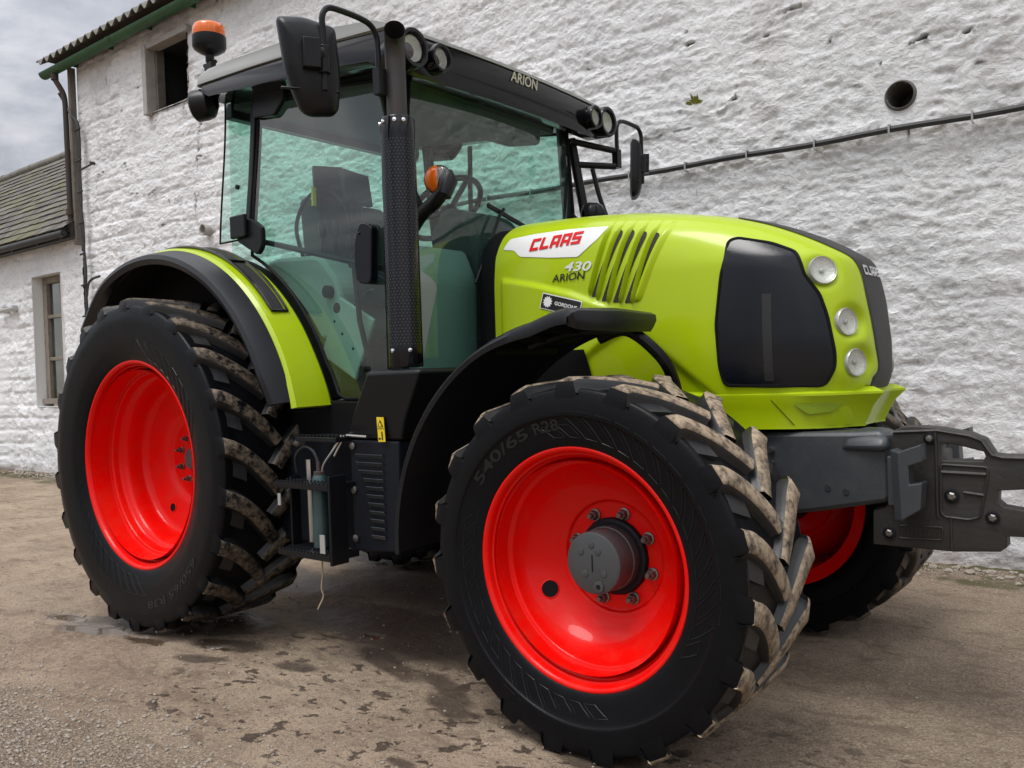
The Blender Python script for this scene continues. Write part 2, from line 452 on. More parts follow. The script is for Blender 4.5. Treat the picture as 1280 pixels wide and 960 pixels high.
# dealer sticker below the crease
def stk(s, t, off=.003):
    x = 1.972+.20*s+.012*t*0+.02*t; z = 1.458-.052*s+.062*t; return side(x, z, off)
b = MB()
for i in range(12):
    for j in range(5):
        b.add([stk((i+u)/12, (j+v)/5) for u, v in ((0, 0), (1, 0), (1, 1), (0, 1))], [(0, 1, 2, 3)])
b.build('dealer_sticker', 'white', BON, smooth=True)
b = MB()
for i in range(12):
    for j in range(5):
        b.add([stk(.02+.96*(i+u)/12, .06+.88*(j+v)/5, .0045) for u, v in ((0, 0), (1, 0), (1, 1), (0, 1))], [(0, 1, 2, 3)])
b.build('sticker_field', 'blacktxt', BON, smooth=True)
cog = []
for k in range(48):
    r = 1 if (k//2) % 2 else .78
    cog.append((.18+.115*r*math.cos(2*PI*k/48), .5+.36*r*math.sin(2*PI*k/48)))
MB().add([stk(a, c, .0062) for a, c in cog]+[stk(.18, .5, .0062)], [(k, (k+1) % 48, 48) for k in range(48)]).build('sticker_emblem', 'white', BON)
fonttext('GORDONS', lambda s, t: stk(.36+.56*s, .42+.22*t, .0062), bold=.02, shear=0).build('lettering', 'white', BON, recalc=False)

# side louvres behind the name panel: dark slots and lime fins
slots = [((2.341, 1.728), (2.238, 1.483)), ((2.394, 1.721), (2.285, 1.462)), ((2.449, 1.708), (2.337, 1.453)), ((2.503, 1.696), (2.391, 1.447))]
for (a, c) in slots:
    (xa, za), (xb, zb) = a, c
    w = .0155; poly = rnd_poly([(xa-w, za-.015), (xa-w+.014, za+.008), (xa+w, za), (xa+w, za-.02), (xb+w, zb), (xb-w, zb)], .008)
    vs, fs, bd = ringfill(poly, lambda p, q: side(p, q, .0022), 5)
    o = MB().add(vs, fs).build('vent_slot', paint('dirty_screen', (.012, .011, .010), .7, var=.8, dirt=.8, dirtcol=(.07, .055, .035), bump=.9, bscale=160), BON, smooth=True)
fins = [((2.306, 1.782), (2.214, 1.490)), ((2.351, 1.778), (2.250, 1.469)), ((2.402, 1.772), (2.300, 1.454)), ((2.457, 1.763), (2.356, 1.448)), ((2.511, 1.753), (2.408, 1.443)), ((2.560, 1.742), (2.428, 1.446))]
for i, ((xa, za), (xb, zb)) in enumerate(fins):
    rings = []; n = 22
    for k in range(n+1):
        t = k/n; x = xa+(xb-xa)*t; z = za+(zb-za)*t
        hgt = .021*ss(0, .16, t)*ss(1.0, .93, t)+.0005; wd = .013
        if i == 5: hgt *= .6; wd = .03
        p = [side(x-wd*.7, z, -.006), side(x-wd*.35, z, hgt*.8), side(x-wd*.1, z, hgt), side(x+wd*.15, z, hgt*.85), side(x+wd*1.0, z, -.006)]
        rings.append(p)
    MB().loft(rings, closed=True).build('vent_fin', 'lime', BON, smooth=True, angle=60)

# side radiator mesh
WIN = [(2.783, 1.640), (2.809, 1.647), (2.922, 1.618), (3.004, 1.579), (3.023, 1.535), (3.032, 1.5), (3.077, 1.429), (3.098, 1.354), (3.117, 1.231), (3.115, 1.177), (3.084, 1.12), (2.924, 1.123), (2.764, 1.129), (2.750, 1.191), (2.744, 1.346), (2.763, 1.5)]
WIN = rnd_poly(WIN, .02, 3)
vs, fs, bd = ringfill(WIN, lambda p, q: side(p, q, .004), 14, .01)
RM = MB().add(vs, fs).build('side_radiator_mesh', 'mesh', BON, smooth=True)
MB().tube([side(p, q, .002) for p, q in WIN], .0065, 6, closed=True).build('rubber_seal', 'liner', RM, smooth=True)
b = MB()
rings = []
for k in range(12):
    z = 1.14+.30*k/11; rings.append([side(2.905, z, .0052), side(2.935, z, .0052)])
b.loft(rings, closed=False, cap=False)
b.build('inner_strut', paint('strut_behind_mesh', (.011, .011, .012), .4, var=.2), RM)

# centre grille band over the nose
BND = [(1.088, .105), (1.11, .115), (1.135, .116), (1.16, .088), (1.18, .086), (1.255, .102), (1.34, .110), (1.42, .119), (1.5, .114), (1.55, .125), (1.60, .16), (1.64, .18), (1.69, .19), (1.73, .19), (1.745, .17), (1.757, .09), (1.765, .03)]
rings = []
for k in range(90):
    z = 1.088+(1.765-1.088)*k/89; yb = cr(BND, z)
    yb = min(yb, cr(WZ, z)*.97)
    rings.append([(xf(yb*u, z)+.004*(1 if abs(u) < 1 else .2), yb*u, z+.003) for u in [i/14 for i in range(-14, 15)]])
NG = MB().loft(rings, closed=False, cap=False).build('nose_grille', paint('grille_black', (.016, .016, .017), .55, var=.3, dirt=.3, bump=.5, bscale=220), BON, smooth=True)
b = MB()
for k in range(0):
    z = 1.14+k*.021
    if 1.49 < z < 1.56: continue
    yb = cr(BND, z)*.8
    ring = []
    for s_, dz, dx in ((0, 0, .003), (0, .006, .009), (0, .010, .009), (0, .013, .003)):
        ring.append([(xf(yb*u, z+dz)+dx, yb*u, z+dz) for u in [i/10 for i in range(-10, 11)]])
    b.loft(ring, closed=False, cap=False)

def nosetxt(s, t):
    y = -.095+.19*s/LW; z = 1.500+.036*t; return (xf(y, z)+.009, y, z)
b, _ = blocktext('CLAAS', nosetxt, 1, shear=.1)
b.build('nose_lettering', 'chrome', NG)

# lamps set in the nose
def lamp(parent, name, c, n, r, depth=.03, hm='bezel', over=.02):
    n = Vector(n).normalized(); c = Vector(c)
    h = MB().lathe([(r*1.0, -depth), (r*1.06, -.010), (r*1.06, over*.6), (r*1.01, over), (r*.93, over*.8)], c, n, 40).build(name, hm, parent, smooth=True, angle=40)
    MB().lathe([(r*.93, over*.7), (r*.8, over*.2), (r*.55, over*.0), (r*.28, -.004), (.001, -.004)], c, n, 36).build('reflector', 'reflector', h, smooth=True)
    MB().lathe([(r*.17, -.004), (r*.17, over*.3), (r*.12, over*.5), (.001, over*.55)], c, n, 16).build('bulb', 'bezel', h, smooth=True)
    MB().lathe([(r*.96, over*.85), (r*.8, over*1.05), (r*.5, over*1.25), (.001, over*1.35)], c, n, 36).build('lamp_lens', 'lens', h, smooth=True)
    return h
for sgn in (1, -1):
    lamp(BON, 'headlight', (3.078, -.268*sgn, 1.510), (.70, -.69*sgn, .18), .047, .05, over=.012)
    lamp(BON, 'headlight', (3.140, -.228*sgn, 1.333), (.90, -.40*sgn, .06), .045, .05, over=.010)
    lamp(BON, 'headlight', (3.160, -.208*sgn, 1.194), (.90, -.40*sgn, .03), .045, .05, over=.010)

# lower front skirt with its two pointed corners
def sk(xs_, o, zz, tip): return [(x, -(hw(x, zz)+d)) for x, d in zip(xs_, o)]+tip
SX = [2.58, 2.76, 2.88, 2.98, 3.05, 3.11]
top = sk(SX, (.001, .001, .003, .006, .012, .022), 1.11, [(3.172, -.195), (3.232, -.142), (3.204, -.100), (3.198, -.04), (3.196, 0)])
mid = sk(SX, (.000, .000, .000, .002, .002, .004), 1.05, [(3.148, -.185), (3.198, -.128), (3.182, -.092), (3.176, -.04), (3.174, 0)])
low = sk(SX, (.004, .008, .010, .008, .004, .000), .985, [(3.125, -.17), (3.165, -.122), (3.155, -.09), (3.150, -.04), (3.148, 0)])
inn = [(x-.03, y*.86) for x, y in low]
def full(h, z): return [(x, y, z) for x, y in h]+[(x, -y, z) for x, y in h[-2::-1]]
tp_in = [(x-.035*(i > 4), y*.93) for i, (x, y) in enumerate(top)]
SK = MB().loft([full(tp_in, 1.110), full(top, 1.094), full(top, 1.086), full(mid, 1.05), full(low, .982), full(low, .972), full(inn, .972)], closed=False, cap=False).build('front_skirt', 'lime', BON, smooth=True, angle=28)
b = MB()
# scoop in the skirt: its shade painted as a darker lime patch
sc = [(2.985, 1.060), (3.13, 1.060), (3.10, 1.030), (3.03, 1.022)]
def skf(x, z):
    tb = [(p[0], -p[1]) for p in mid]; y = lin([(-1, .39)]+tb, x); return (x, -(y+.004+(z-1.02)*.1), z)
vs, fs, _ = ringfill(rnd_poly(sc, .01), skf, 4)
b.add(vs, fs); b.build('skirt_scoop_shade', paint('painted_recess_shade', (.20, .30, .004), .4), SK, smooth=True)

# dark engine cover below the rear of the bonnet
for sgn in (-1, 1):
    rings = []
    for k in range(12):
        z = .97+.31*k/11; rings.append([(x, sgn*(hw(x, z)+disp(x, z)+.012), z) for x in [1.69+.05*i for i in range(11)]+[2.26-(z-.97)*.2]])
    MB().loft(rings, closed=False, cap=False).build('engine_side_cover', 'liner', T, smooth=True)
MB().tube([(2.905, -(hw(2.905, 1.09)+.004), 1.090), (2.935, -(hw(2.935, 1.05)+.002), 1.05), (2.985, -(hw(2.985, 1.0)+.008), .985)], .0011, 5).build('shut_line', 'liner', SK)
# black seal between bonnet and cab
rings = []
for x, dx in ((1.71, -.004), (1.655, -.004), (1.61, -.03), (1.54, -.09)):
    ring = []
    for z in [1.0+.04*i for i in range(19)]+[1.74, 1.77, 1.80, 1.825]:
        zz = min(z, 1.845); ring.append((x, -(hw(1.72, min(z, 1.86))+dx), z))
    ring = ring+[(p[0], -p[1], p[2]) for p in ring[::-1]]
    rings.append(ring)
MB().loft(rings, closed=False, cap=False).build('bonnet_seal', 'liner', T, smooth=True, angle=60)

# ------------------------------------------------------------------ wheels
def tyre(name, parent, rf, R, hwid, yc, c, n_lug, mud, s, flat, bead, txt=None):
    """s=-1: outer face towards -Y"""
    cx, cz = c; lug = .042 if R < .7 else .048
    # outer half: (r, offset from centre plane)
    half = [(rf-.012, bead*.90), (rf-.004, bead*.985), (rf+.012, bead*1.03), (rf+.045, hwid*.97), (rf+.09, hwid*1.01), (R-.120, hwid*1.035), (R-.080, hwid*1.025), (R-.048, hwid*.997), (R-.038, hwid*.962), (R-.038, hwid*.90), (R-.042, hwid*.80), (R-lug+.000, hwid*.70), (R-lug+.004, hwid*.45), (R-lug+.008, 0)]
    half = [tuple(p) for p in spline(half, 4)]
    prof = half+[(r, -y) for r, y in half[-2::-1]]
    def rad(y):
        y = abs(y); best = None
        for (r1, y1), (r2, y2) in zip(half[::-1], half[-2::-1]):
            if y1 <= y <= y2: return r1+(r2-r1)*(y-y1)/max(1e-6, y2-y1)
            if y2 < y1 and y > y1: break
        return R-.1
    seg = 144; b = MB(); rings = []
    for k in range(seg):
        a = 2*PI*k/seg; rings.append([(cx+r*math.sin(a), yc+s*y, cz+r*math.cos(a)) for r, y in prof])
    rings.append(rings[0]); b.loft(rings, closed=False, cap=False)
    bt = b
    # lugs
    pitch = 2*PI/n_lug; lead = .20/R if R < .7 else .235/R
    for sd in (1, -1):
        ph0 = 0 if sd > 0 else pitch/2
        for k in range(n_lug):
            a0 = k*pitch+ph0+random.uniform(-.002, .002)
            cen = []
            nt = 12
            for i in range(nt+1):
                t = i/nt; y = hwid*(.965-1.0*t); a = a0+lead*(.34*t+.66*t**1.75)
                cen.append((y, a))
            rings = []
            def sect(y, a, rt, rb, wt, wb, dy, da):
                # perpendicular of path in (arc,y)
                tx, ty = da*R, dy; L = math.hypot(tx, ty) or 1; px, py = -ty/L, tx/L
                out = []
                for w, r in ((-wb, rb), (-wt-.004, rb+(rt-rb)*.55), (-wt-.001, rt-.008), (-wt+.006, rt-.001), (wt-.006, rt-.001), (wt+.001, rt-.008), (wt+.004, rb+(rt-rb)*.55), (wb, rb)):
                    yy = y+py*w; aa = a+px*w/R
                    out.append((cx+r*math.sin(aa), yc+s*sd*yy, cz+r*math.cos(aa)))
                return out
            d0 = (cen[1][0]-cen[0][0], cen[1][1]-cen[0][1])
            w0 = .0315 if R < .7 else .033
            rings.append(sect(hwid*1.020, a0-.010, R-.078, R-.095, w0*1.4, w0*1.7, -1, 0))
            rings.append(sect(hwid*1.012, a0-.008, R-.045, R-.085, w0*1.35, w0*1.8, -1, 0))
            rings.append(sect(hwid*.992, a0-.004, R-.014, R-.070, w0*1.15, w0*1.75, -1, .1*0))
            for i, (y, a) in enumerate(cen):
                nx = cen[min(i+1, nt)]; pv = cen[max(i-1, 0)]
                rb = rad(min(abs(y), hwid*.9))-.012
                wt = w0*(1.0 if i < nt-1 else .9)*(1-.12*i/nt); wb = wt+.017
                rt = R-(.006 if i == 0 else 0)-.004*(i/nt)
                rings.append(sect(y, a, rt, rb, wt, wb, nx[0]-pv[0], nx[1]-pv[1]))
            nr = len(rings); base = len(b.v)
            vs = [v for r in rings for v in r]; fs = []; ms = []
            for q in range(nr-1):
                for i in range(7):
                    fs.append((q*8+i, q*8+i+1, (q+1)*8+i+1, (q+1)*8+i)); ms.append(1 if i in (2, 3, 4) and q > 1 else (2 if q > 2 else 0))
            fs.append(tuple(range(8))); ms.append(0); fs.append(tuple((nr-1)*8+i for i in range(8))); ms.append(0)
            b.v += vs; b.f += [tuple(i+base for i in f) for f in fs]; b.m += ms
            # flat block between lugs near the shoulder
            am = a0+pitch*.42; rb = R-lug+.016
            y1, y2 = hwid*.90, hwid*.58
            q = []
            for r_, e in ((rb, 0), (rb-.03, .010)):
                for (yy, aa) in ((y1+e, am-pitch*.17-e), (y1+e, am+pitch*.13+e), (y2-e, am+pitch*.30+e), (y2-e, am+pitch*.0-e)):
                    rr = r_-(.012 if yy > hwid*.8 else 0)
                    q.append((cx+rr*math.sin(aa), yc+s*sd*yy, cz+rr*math.cos(aa)))
            b.add(q, [(0, 1, 2, 3), (0, 1, 5, 4), (1, 2, 6, 5), (2, 3, 7, 6), (3, 0, 4, 7)], 2)
    # flatten against the ground
    b.v = [(x, y, z if z > flat+.0 else flat+(z-flat)*.02) for x, y, z in b.v]
    b.v = [(x, y+s*(.018*max(0, 1-(z-flat)/.16)**1.5 if (y-yc)*s > hwid*.5 else 0)-s*(.018*max(0, 1-(z-flat)/.16)**1.5 if (y-yc)*s < -hwid*.5 else 0), z) for x, y, z in b.v]
    t = b.build(name, ['rubber', mud, 'tread'], parent, smooth=True, angle=62)
    # raised slanted blocks around the sidewall
    def sw(r, a, up):
        # sidewall surface point
        for (r1, y1), (r2, y2) in zip(half, half[1:]):
            if r1 <= r <= r2: y = y1+(y2-y1)*(r-r1)/max(1e-6, r2-r1); break
        else: y = hwid
        return (cx+r*math.sin(a), yc+s*(y+up), cz+r*math.cos(a))
    e = MB(); nb = 44 if R < .7 else 56; lastdg = None
    for k in range(nb):
        a0 = 2*PI*k/nb; da = 2*PI/nb; dg = math.degrees(a0)
        ln = .082 if (8 < dg < 110 or 175 < dg < 228) else .040
        if 290 < dg < 350 and R < .7: continue
        if 118 < dg < 168: continue
        if R > .7 and not (15 < dg < 75 or 175 < dg < 265): continue
        if lastdg is not None and dg-lastdg > 20: e.build('sidewall_ribs', 'edge', parent); e = MB()
        lastdg = dg
        r1, r2 = rf+.028, rf+.028+ln
        loop = []
        cs = [(r1, a0), (r1, a0+da*.72)]; m = 5
        lft = [(r1+(r2-r1)*i/m, a0-da*1.0*(i/m)*ln/.045*.8) for i in range(m+1)]
        rgt = [(r1+(r2-r1)*i/m, a0+da*.72-da*1.0*(i/m)*ln/.045*.8) for i in range(m+1)]
        loop = lft+rgt[::-1]
        path = [sw(r, a, .0006) for r, a in loop]
        e.tube(path, .0011, 4, closed=True)
    e2 = e.build('sidewall_ribs', 'edge', parent)
    if txt:
        f = MB()
        for word, a_st, a_len, r0, hh in txt:
            g = fonttext(word, lambda u, v: sw(r0+hh*v, a_st+a_len*u, .0022), bold=.02, shear=0)
            f.add(g.v, g.f)
        f.build('size_marking', 'edge', parent, recalc=False)
    return t

def rim(parent_name, rf, yo, c, s, rear):
    """s=-1 outer face to -Y.  distances measured inward from the outer flange"""
    cx, cz = c; C0 = (cx, yo, cz); ax = (0, s, 0)
    if rear:
        pr = [(rf-.012, .002), (rf-.004, .006), (rf, 0), (rf, -.006), (rf-.004, -.010)]
        pr = [(rf-.03, -.03), (rf-.002, -.022), (rf, -.006), (rf-.006, 0), (rf-.016, -.003), (rf-.024, -.016), (rf-.028, -.040), (rf-.033, -.058), (rf-.044, -.064), (rf-.048, -.10), (rf-.060, -.108), (rf-.072, -.112), (rf-.078, -.15), (rf-.10, -.165), (rf-.112, -.20), (rf-.118, -.245), (rf-.135, -.268), (rf-.17, -.280), (rf-.25, -.298), (rf-.285, -.306), (.20, -.320), (.165, -.318), (.15, -.315), (.07, -.315), (.001, -.315)]
        nutr, nuty, hubr, huby, hubd, n_nut = .112, -.315, .055, -.318, .020, 8
        holes = [(-.168, -.26, .022)]
    else:
        pr = [(rf-.03, -.03), (rf-.002, -.018), (rf, -.005), (rf-.006, 0), (rf-.014, -.003), (rf-.020, -.012), (rf-.024, -.030), (rf-.030, -.043), (rf-.040, -.048), (rf-.044, -.068), (rf-.052, -.080), (rf-.064, -.085), (rf-.070, -.105), (rf-.080, -.125), (rf-.10, -.155), (rf-.125, -.180), (rf-.155, -.200), (rf-.18, -.211), (.198, -.214), (.188, -.218), (.183, -.226), (.172, -.229), (.11, -.229), (.10, -.225), (.001, -.225)]
        nutr, nuty, hubr, huby, hubd, n_nut = .150, -.229, .102, -.228, .134, 8
        holes = [(-.234, -.13, .030)]
    pr = [tuple(p) for p in spline(pr, 3)]
    b = MB().lathe(pr, C0, ax, 96)
    w = b.build(parent_name, 'red', T, smooth=True, angle=60)
    # back side barrel
    MB().lathe([(rf-.05, -.02), (rf-.055, -.40), (rf-.01, -.42), (rf, -.43)], C0, ax, 72).build('rim_barrel', 'red', w, smooth=True)
    h = MB()
    if rear:
        h.lathe([(hubr, huby), (hubr, huby+hubd), (hubr-.006, huby+hubd+.006), (.001, huby+hubd+.008)], C0, ax, 32)
    else:
        h.lathe([(hubr+.004, huby), (hubr+.004, huby+.05), (hubr, huby+.052), (hubr, huby+hubd-.008), (hubr-.002, huby+hubd-.003), (hubr-.008, huby+hubd), (.001, huby+hubd)], C0, ax, 64)
    hub = h.build('hub', 'hub', w, smooth=True, angle=30)
    if not rear:
        fy = huby+hubd
        def d(x, z, r, hh, n=14):
            g = MB(); g.lathe([(r, -.002), (r, hh), (r*.6, hh+.001), (.001, hh+.001)], (cx+x, yo+s*fy, cz+z), ax, n); g.build('hub_boss', 'hub', w, smooth=True, angle=40)
        for x, z in ((-.045, .035), (.02, .04), (-.03, -.035), (.04, -.03), (-.005, .06)): d(x, z, .011, .0025)
        d(.022, -.072, .018, .006, 20)
        MB().lathe([(.008, 0), (.008, .009), (.001, .009)], (cx+.022, yo+s*fy, cz-.072), ax, 6).build('drain_plug', 'dark', w)
        MB().box((cx-.002, yo+s*(fy+.001), cz), (.003, .003, .055)).build('hub_line', 'dark', w)
    for k in range(n_nut):
        a = 2*PI*(k+.5 if rear else k+.38)/n_nut
        nn = MB(); cc = (cx+nutr*math.sin(a), yo+s*(nuty), cz+nutr*math.cos(a)); q = .8 if rear else 1
        nn.lathe([(.021*q, 0), (.021*q, .006), (.014*q, .008)], cc, ax, 20)
        nn.lathe([(.0165*q, .006), (.0165*q, .024), (.0145*q, .027), (.010*q, .027)], cc, ax, 6)
        nn.lathe([(.0095*q, .02), (.0095*q, .040), (.0075*q, .043), (.001, .043)], cc, ax, 12)
        nn.build('wheel_nut', 'nut', w, smooth=True, angle=25)
    for hx, hz, hr in holes:
        # find disc depth at this radius
        rr = math.hypot(hx, hz); inn_ = [p for p in pr if p[1] < -.14]
        for p, q in zip(inn_, inn_[1:]):
            if q[0] <= rr <= p[0]: break
        dep = p[1]+(q[1]-p[1])*(rr-p[0])/(q[0]-p[0]); tr, tn = p[0]-q[0], p[1]-q[1]; L_ = math.hypot(tr, tn); nr_, na_ = -tn/L_, tr/L_
        hax = (nr_*hx/rr, s*na_, nr_*hz/rr); hc = Vector((cx+hx, yo+s*dep, cz+hz))
        g = MB().lathe([(hr*1.18, -.002), (hr*1.10, .0045), (hr*.98, .0055), (hr*.92, .002)], hc, hax, 28)
        g.build('hole_edge', 'red', w, smooth=True)
        MB().lathe([(hr*.99, .0042), (.001, .0042)], hc, hax, 28).build('disc_hole_dark', 'liner', w)  # flat near-black disc paints the darkness of the hole
    return w
RW = rim('rear_wheel', .5148, -1.073, (0, .81), -1, True)
tyre('tyre', RW, .5148, .815, .272, -.828, (0, .81), 22, 'mudlow', -1, .0, .245, [('650/65 R38', 2.2, .75, .655, .035)])
RWl = rim('rear_wheel', .5148, 1.073, (0, .81), 1, True)
tyre('tyre', RWl, .5148, .815, .272, .828, (0, .81), 22, 'mudlow', 1, .0, .245)
FW = rim('front_wheel', .3885, -1.009, (2.5346, .577), -1, False)
tyre('tyre', FW, .3885, .607, .225, -.805, (2.5346, .577), 19, 'mudtop', -1, -.004, .204, [('540/65', -.98, .62, .440, .036), ('R28', -.30, .22, .440, .036)])
FWl = rim('front_wheel', .3885, 1.000, (2.565, .577), 1, False)
tyre('tyre', FWl, .3885, .612, .232, .796, (2.565, .577), 19, 'mudlow', 1, -.004, .204)
# ------------------------------------------------------------------ mudguards
def arcsweep(sec, c, a0, a1, n, flare=None, s=-1):
    """sec: closed list of (R, |Y|); angles in degrees from the top, + towards the front"""
    rings = []
    for k in range(n+1):
        a = R_(a0+(a1-a0)*k/n); ring = []
        for (r, y) in sec:
            if flare: r, y = flare(math.degrees(a), r, y)
            ring.append((c[0]+r*math.sin(a), s*y, c[1]+r*math.cos(a)))
        rings.append(ring)
    return rings
RC = (0, .83)
for s in (-1, 1):
    def endtaper(a, r, y):
        k = ss(-22, -46, a)                         # rear tip sweeps in and narrows
        k2 = ss(66, 76, a)
        return r-.01*k, y-(y-.80)*.12*k-(.02*k2 if y > .95 else 0)
    blk = [(.960, .985), (.985, .998), (1.006, .990), (1.016, .965), (1.034, .892), (1.020, .888), (1.002, .955), (.975, .975)]
    F = MB().loft(arcsweep(blk, RC, -46.5, 74.5, 70, endtaper, s)).build('rear_mudguard', 'fender', T, smooth=True, angle=35)
    grn = [(1.030, .889), (1.046, .874), (1.052, .80), (1.056, .715), (1.046, .700), (1.02, .700), (1.02, .885)]
    def gt(a, r, y):
        k = ss(60, 77, a); return r+.004*k, (y+.012*k if y > .8 else y-.01*k)
    MB().loft(arcsweep(grn, RC, -9, 76.2, 56, gt, s)).build('mudguard_panel', 'lime', F, smooth=True, angle=22)
    # inside of the guard
    und = [(1.028, .885), (1.018, .885), (1.018, .60), (1.028, .60)]
    MB().loft(arcsweep(und, RC, -46, 74, 60, None, s)).build('mudguard_liner', 'liner', F, smooth=True, angle=30)
    # vertical inner wall between wheel and cab
    wall = [(1.03, .700), (1.03, .66), (.45, .56), (.45, .60)]
    MB().loft(arcsweep(wall, RC, -46, 84, 50, None, s)).build('inner_wall', 'liner', F, smooth=True, angle=30)
    # long grille in the green panel, its depth painted as a near-black patch
    def slot(a_, b_, ya, yb, up, n=24, grow=0):
        rs = []
        for k in range(n+1):
            a = a_+(b_-a_)*k/n; t = (a+2)/50
            yo = ya+.012*t; yi = yb+.035*t
            aa = R_(a)
            rs.append([(RC[0]+(1.052+up-.0*u)*math.sin(aa), s*(yo+(yi-yo)*u), RC[1]+(1.052+up)*math.cos(aa)) for u in (0, .25, .5, .75, 1)])
        return rs
    g = MB()
    g.loft(slot(-3, 26, .815, .725, .004), closed=False, cap=False); g.loft(slot(27.5, 49, .815, .725, .004), closed=False, cap=False)
    g.build('panel_grille', 'void', F, smooth=True)
    rim_ = []
    for k in range(30): a = -4+53.5*k/29; t = (a+2)/50; rim_.append((1.058*math.sin(R_(a)), s*(.825+.012*t), .83+1.058*math.cos(R_(a))))
    for k in range(30): a = 49.5-53.5*k/29; t = (a+2)/50; rim_.append((1.060*math.sin(R_(a)), s*(.715+.035*t), .83+1.060*math.cos(R_(a))))
    gr = MB().tube(rim_, .0075, 6, closed=True)
    a = R_(26.8); gr.tube([(1.058*math.sin(a), s*.832, .83+1.058*math.cos(a)), (1.058*math.sin(a), s*.735, .83+1.058*math.cos(a))], .008, 6)
    for yy in (.79, .765, .745):
        pth = []
        for k in range(20): aa = -2+50*k/19; pth.append((1.054*math.sin(R_(aa)), s*(yy+.022*(aa+2)/50), .83+1.054*math.cos(R_(aa))))
        gr.tube(pth, .003, 5)
    gr.build('grille_frame', 'gloss', F, smooth=True)

    # front mudguard: concentric at the back, running out straight and flat to the front
    fc = (2.5346, .577); prof = []
    path = []
    for k in range(34):
        a = R_(-92+84*k/33); path.append((fc[0]+.795*math.sin(a), fc[1]+.795*math.cos(a)))
    path = path[:-1]
    path += [(2.47, 1.384), (2.50, 1.390), (2.53, 1.393), (2.555, 1.392), (2.572, 1.384), (2.577, 1.366), (2.574, 1.345), (2.566, 1.328)]
    rings = []; n = len(path)
    for k, (x, z) in enumerate(path):
        p0 = path[max(k-1, 0)]; p1 = path[min(k+1, n-1)]; tx, tz = p1[0]-p0[0], p1[1]-p0[1]; L = math.hypot(tx, tz); nx, nz = -tz/L, tx/L
        t = k/(n-1)
        yo = 1.035-.02*ss(.93, 1, t); yi = .500+.03*ss(.93, 1, t)
        drop = .030+.018*ss(.6, .84, t)
        th = .006
        sec = [(yo, -drop), (yo+.004, -drop*.5), (yo-.004, -.006), (yo-.03, .004), ((yo+yi)/2, .012), (yi+.02, .004), (yi, -.02), (yi+.006, -.022), (yi+.024, -.004), ((yo+yi)/2, .004), (yo-.032, -.005), (yo-.012, -.014), (yo-.008, -drop)]
        rings.append([(x+nx*h, s*y, z+nz*h) for y, h in sec])
    FF = MB().loft(rings).build('front_mudguard', 'fender', T, smooth=True, angle=40)
    # hidden underside ribs and the carrying arm
    b = MB()
    b.tube(spline([(2.40, s*.62, 1.31), (2.50, s*.60, 1.335), (2.59, s*.56, 1.26), (2.62, s*.50, 1.17), (2.60, s*.40, 1.02)], 5), .022, 10)
    b.tube(spline([(2.22, s*.80, 1.29), (2.36, s*.74, 1.33), (2.50, s*.60, 1.335)], 5), .018, 8)
    b.build('mudguard_arm', 'black', FF, smooth=True)
    b = MB()
    for (x, z) in path[26:-5:3]: b.box((x, s*.77, z-.02), (.012, .36, .022))
    b.build('stiffening_rib', 'liner', FF)

# ------------------------------------------------------------------ chassis and driveline
b = MB()
b.box((.55, 0, .86), (1.6, .52, .44)); b.box((1.75, 0, .84), (1.1, .46, .42)); b.box((2.5, 0, .90), (.9, .36, .34))
b.box((.0, 0, .80), (.5, .7, .5)); b.box((2.1, 0, 1.15), (1.0, .42, .42)); b.box((1.2, 0, .62), (.8, .36, .16))
b.build('chassis', 'dark', T, bevel=.02)
b = MB()
b.tube([(0, -.74, .81), (0, .74, .81)], .16, 20); b.build('rear_axle', 'dark', T, smooth=True)
b = MB()
b.prism([(-.62, .50), (-.40, .46), (0, .44), (.40, .46), (.62, .50), (.62, .68), (.35, .70), (-.35, .70), (-.62, .68)], 2.44, 2.62, 'x')
b.tube([(2.5346, -.80, .577), (2.5346, -.60, .577)], .13, 20); b.tube([(2.5346, .80, .577), (2.5346, .60, .577)], .13, 20)
b.tube([(2.36, -.62, .60), (2.36, .62, .60)], .022, 10)
b.build('front_axle', 'dark', T, bevel=.012)

# rear lower cab body between guard and housing
b = MB()
for s in (-1, 1):
    b = MB(); b.prism([(.70, .93), (1.34, .93), (1.40, 1.03), (1.42, 1.10), (1.02, 1.10), (.92, 1.06), (.70, 1.06)], s*.62, s*.705)
    b.build('cab_sill', 'liner', T, bevel=.01)
# fuel tank behind the steps
b = MB(); b.prism(rnd_poly([(.60, .46), (1.30, .46), (1.32, .94), (.70, .94), (.60, .80)], .05), -.76, -.36)
TK = b.build('fuel_tank', 'dark', T, smooth=True, angle=40, bevel=.015)
MB().prism(rnd_poly([(.60, .46), (1.30, .46), (1.32, .94), (.70, .94), (.60, .80)], .05), .36, .76).build('battery_box', 'dark', T, smooth=True, angle=40)
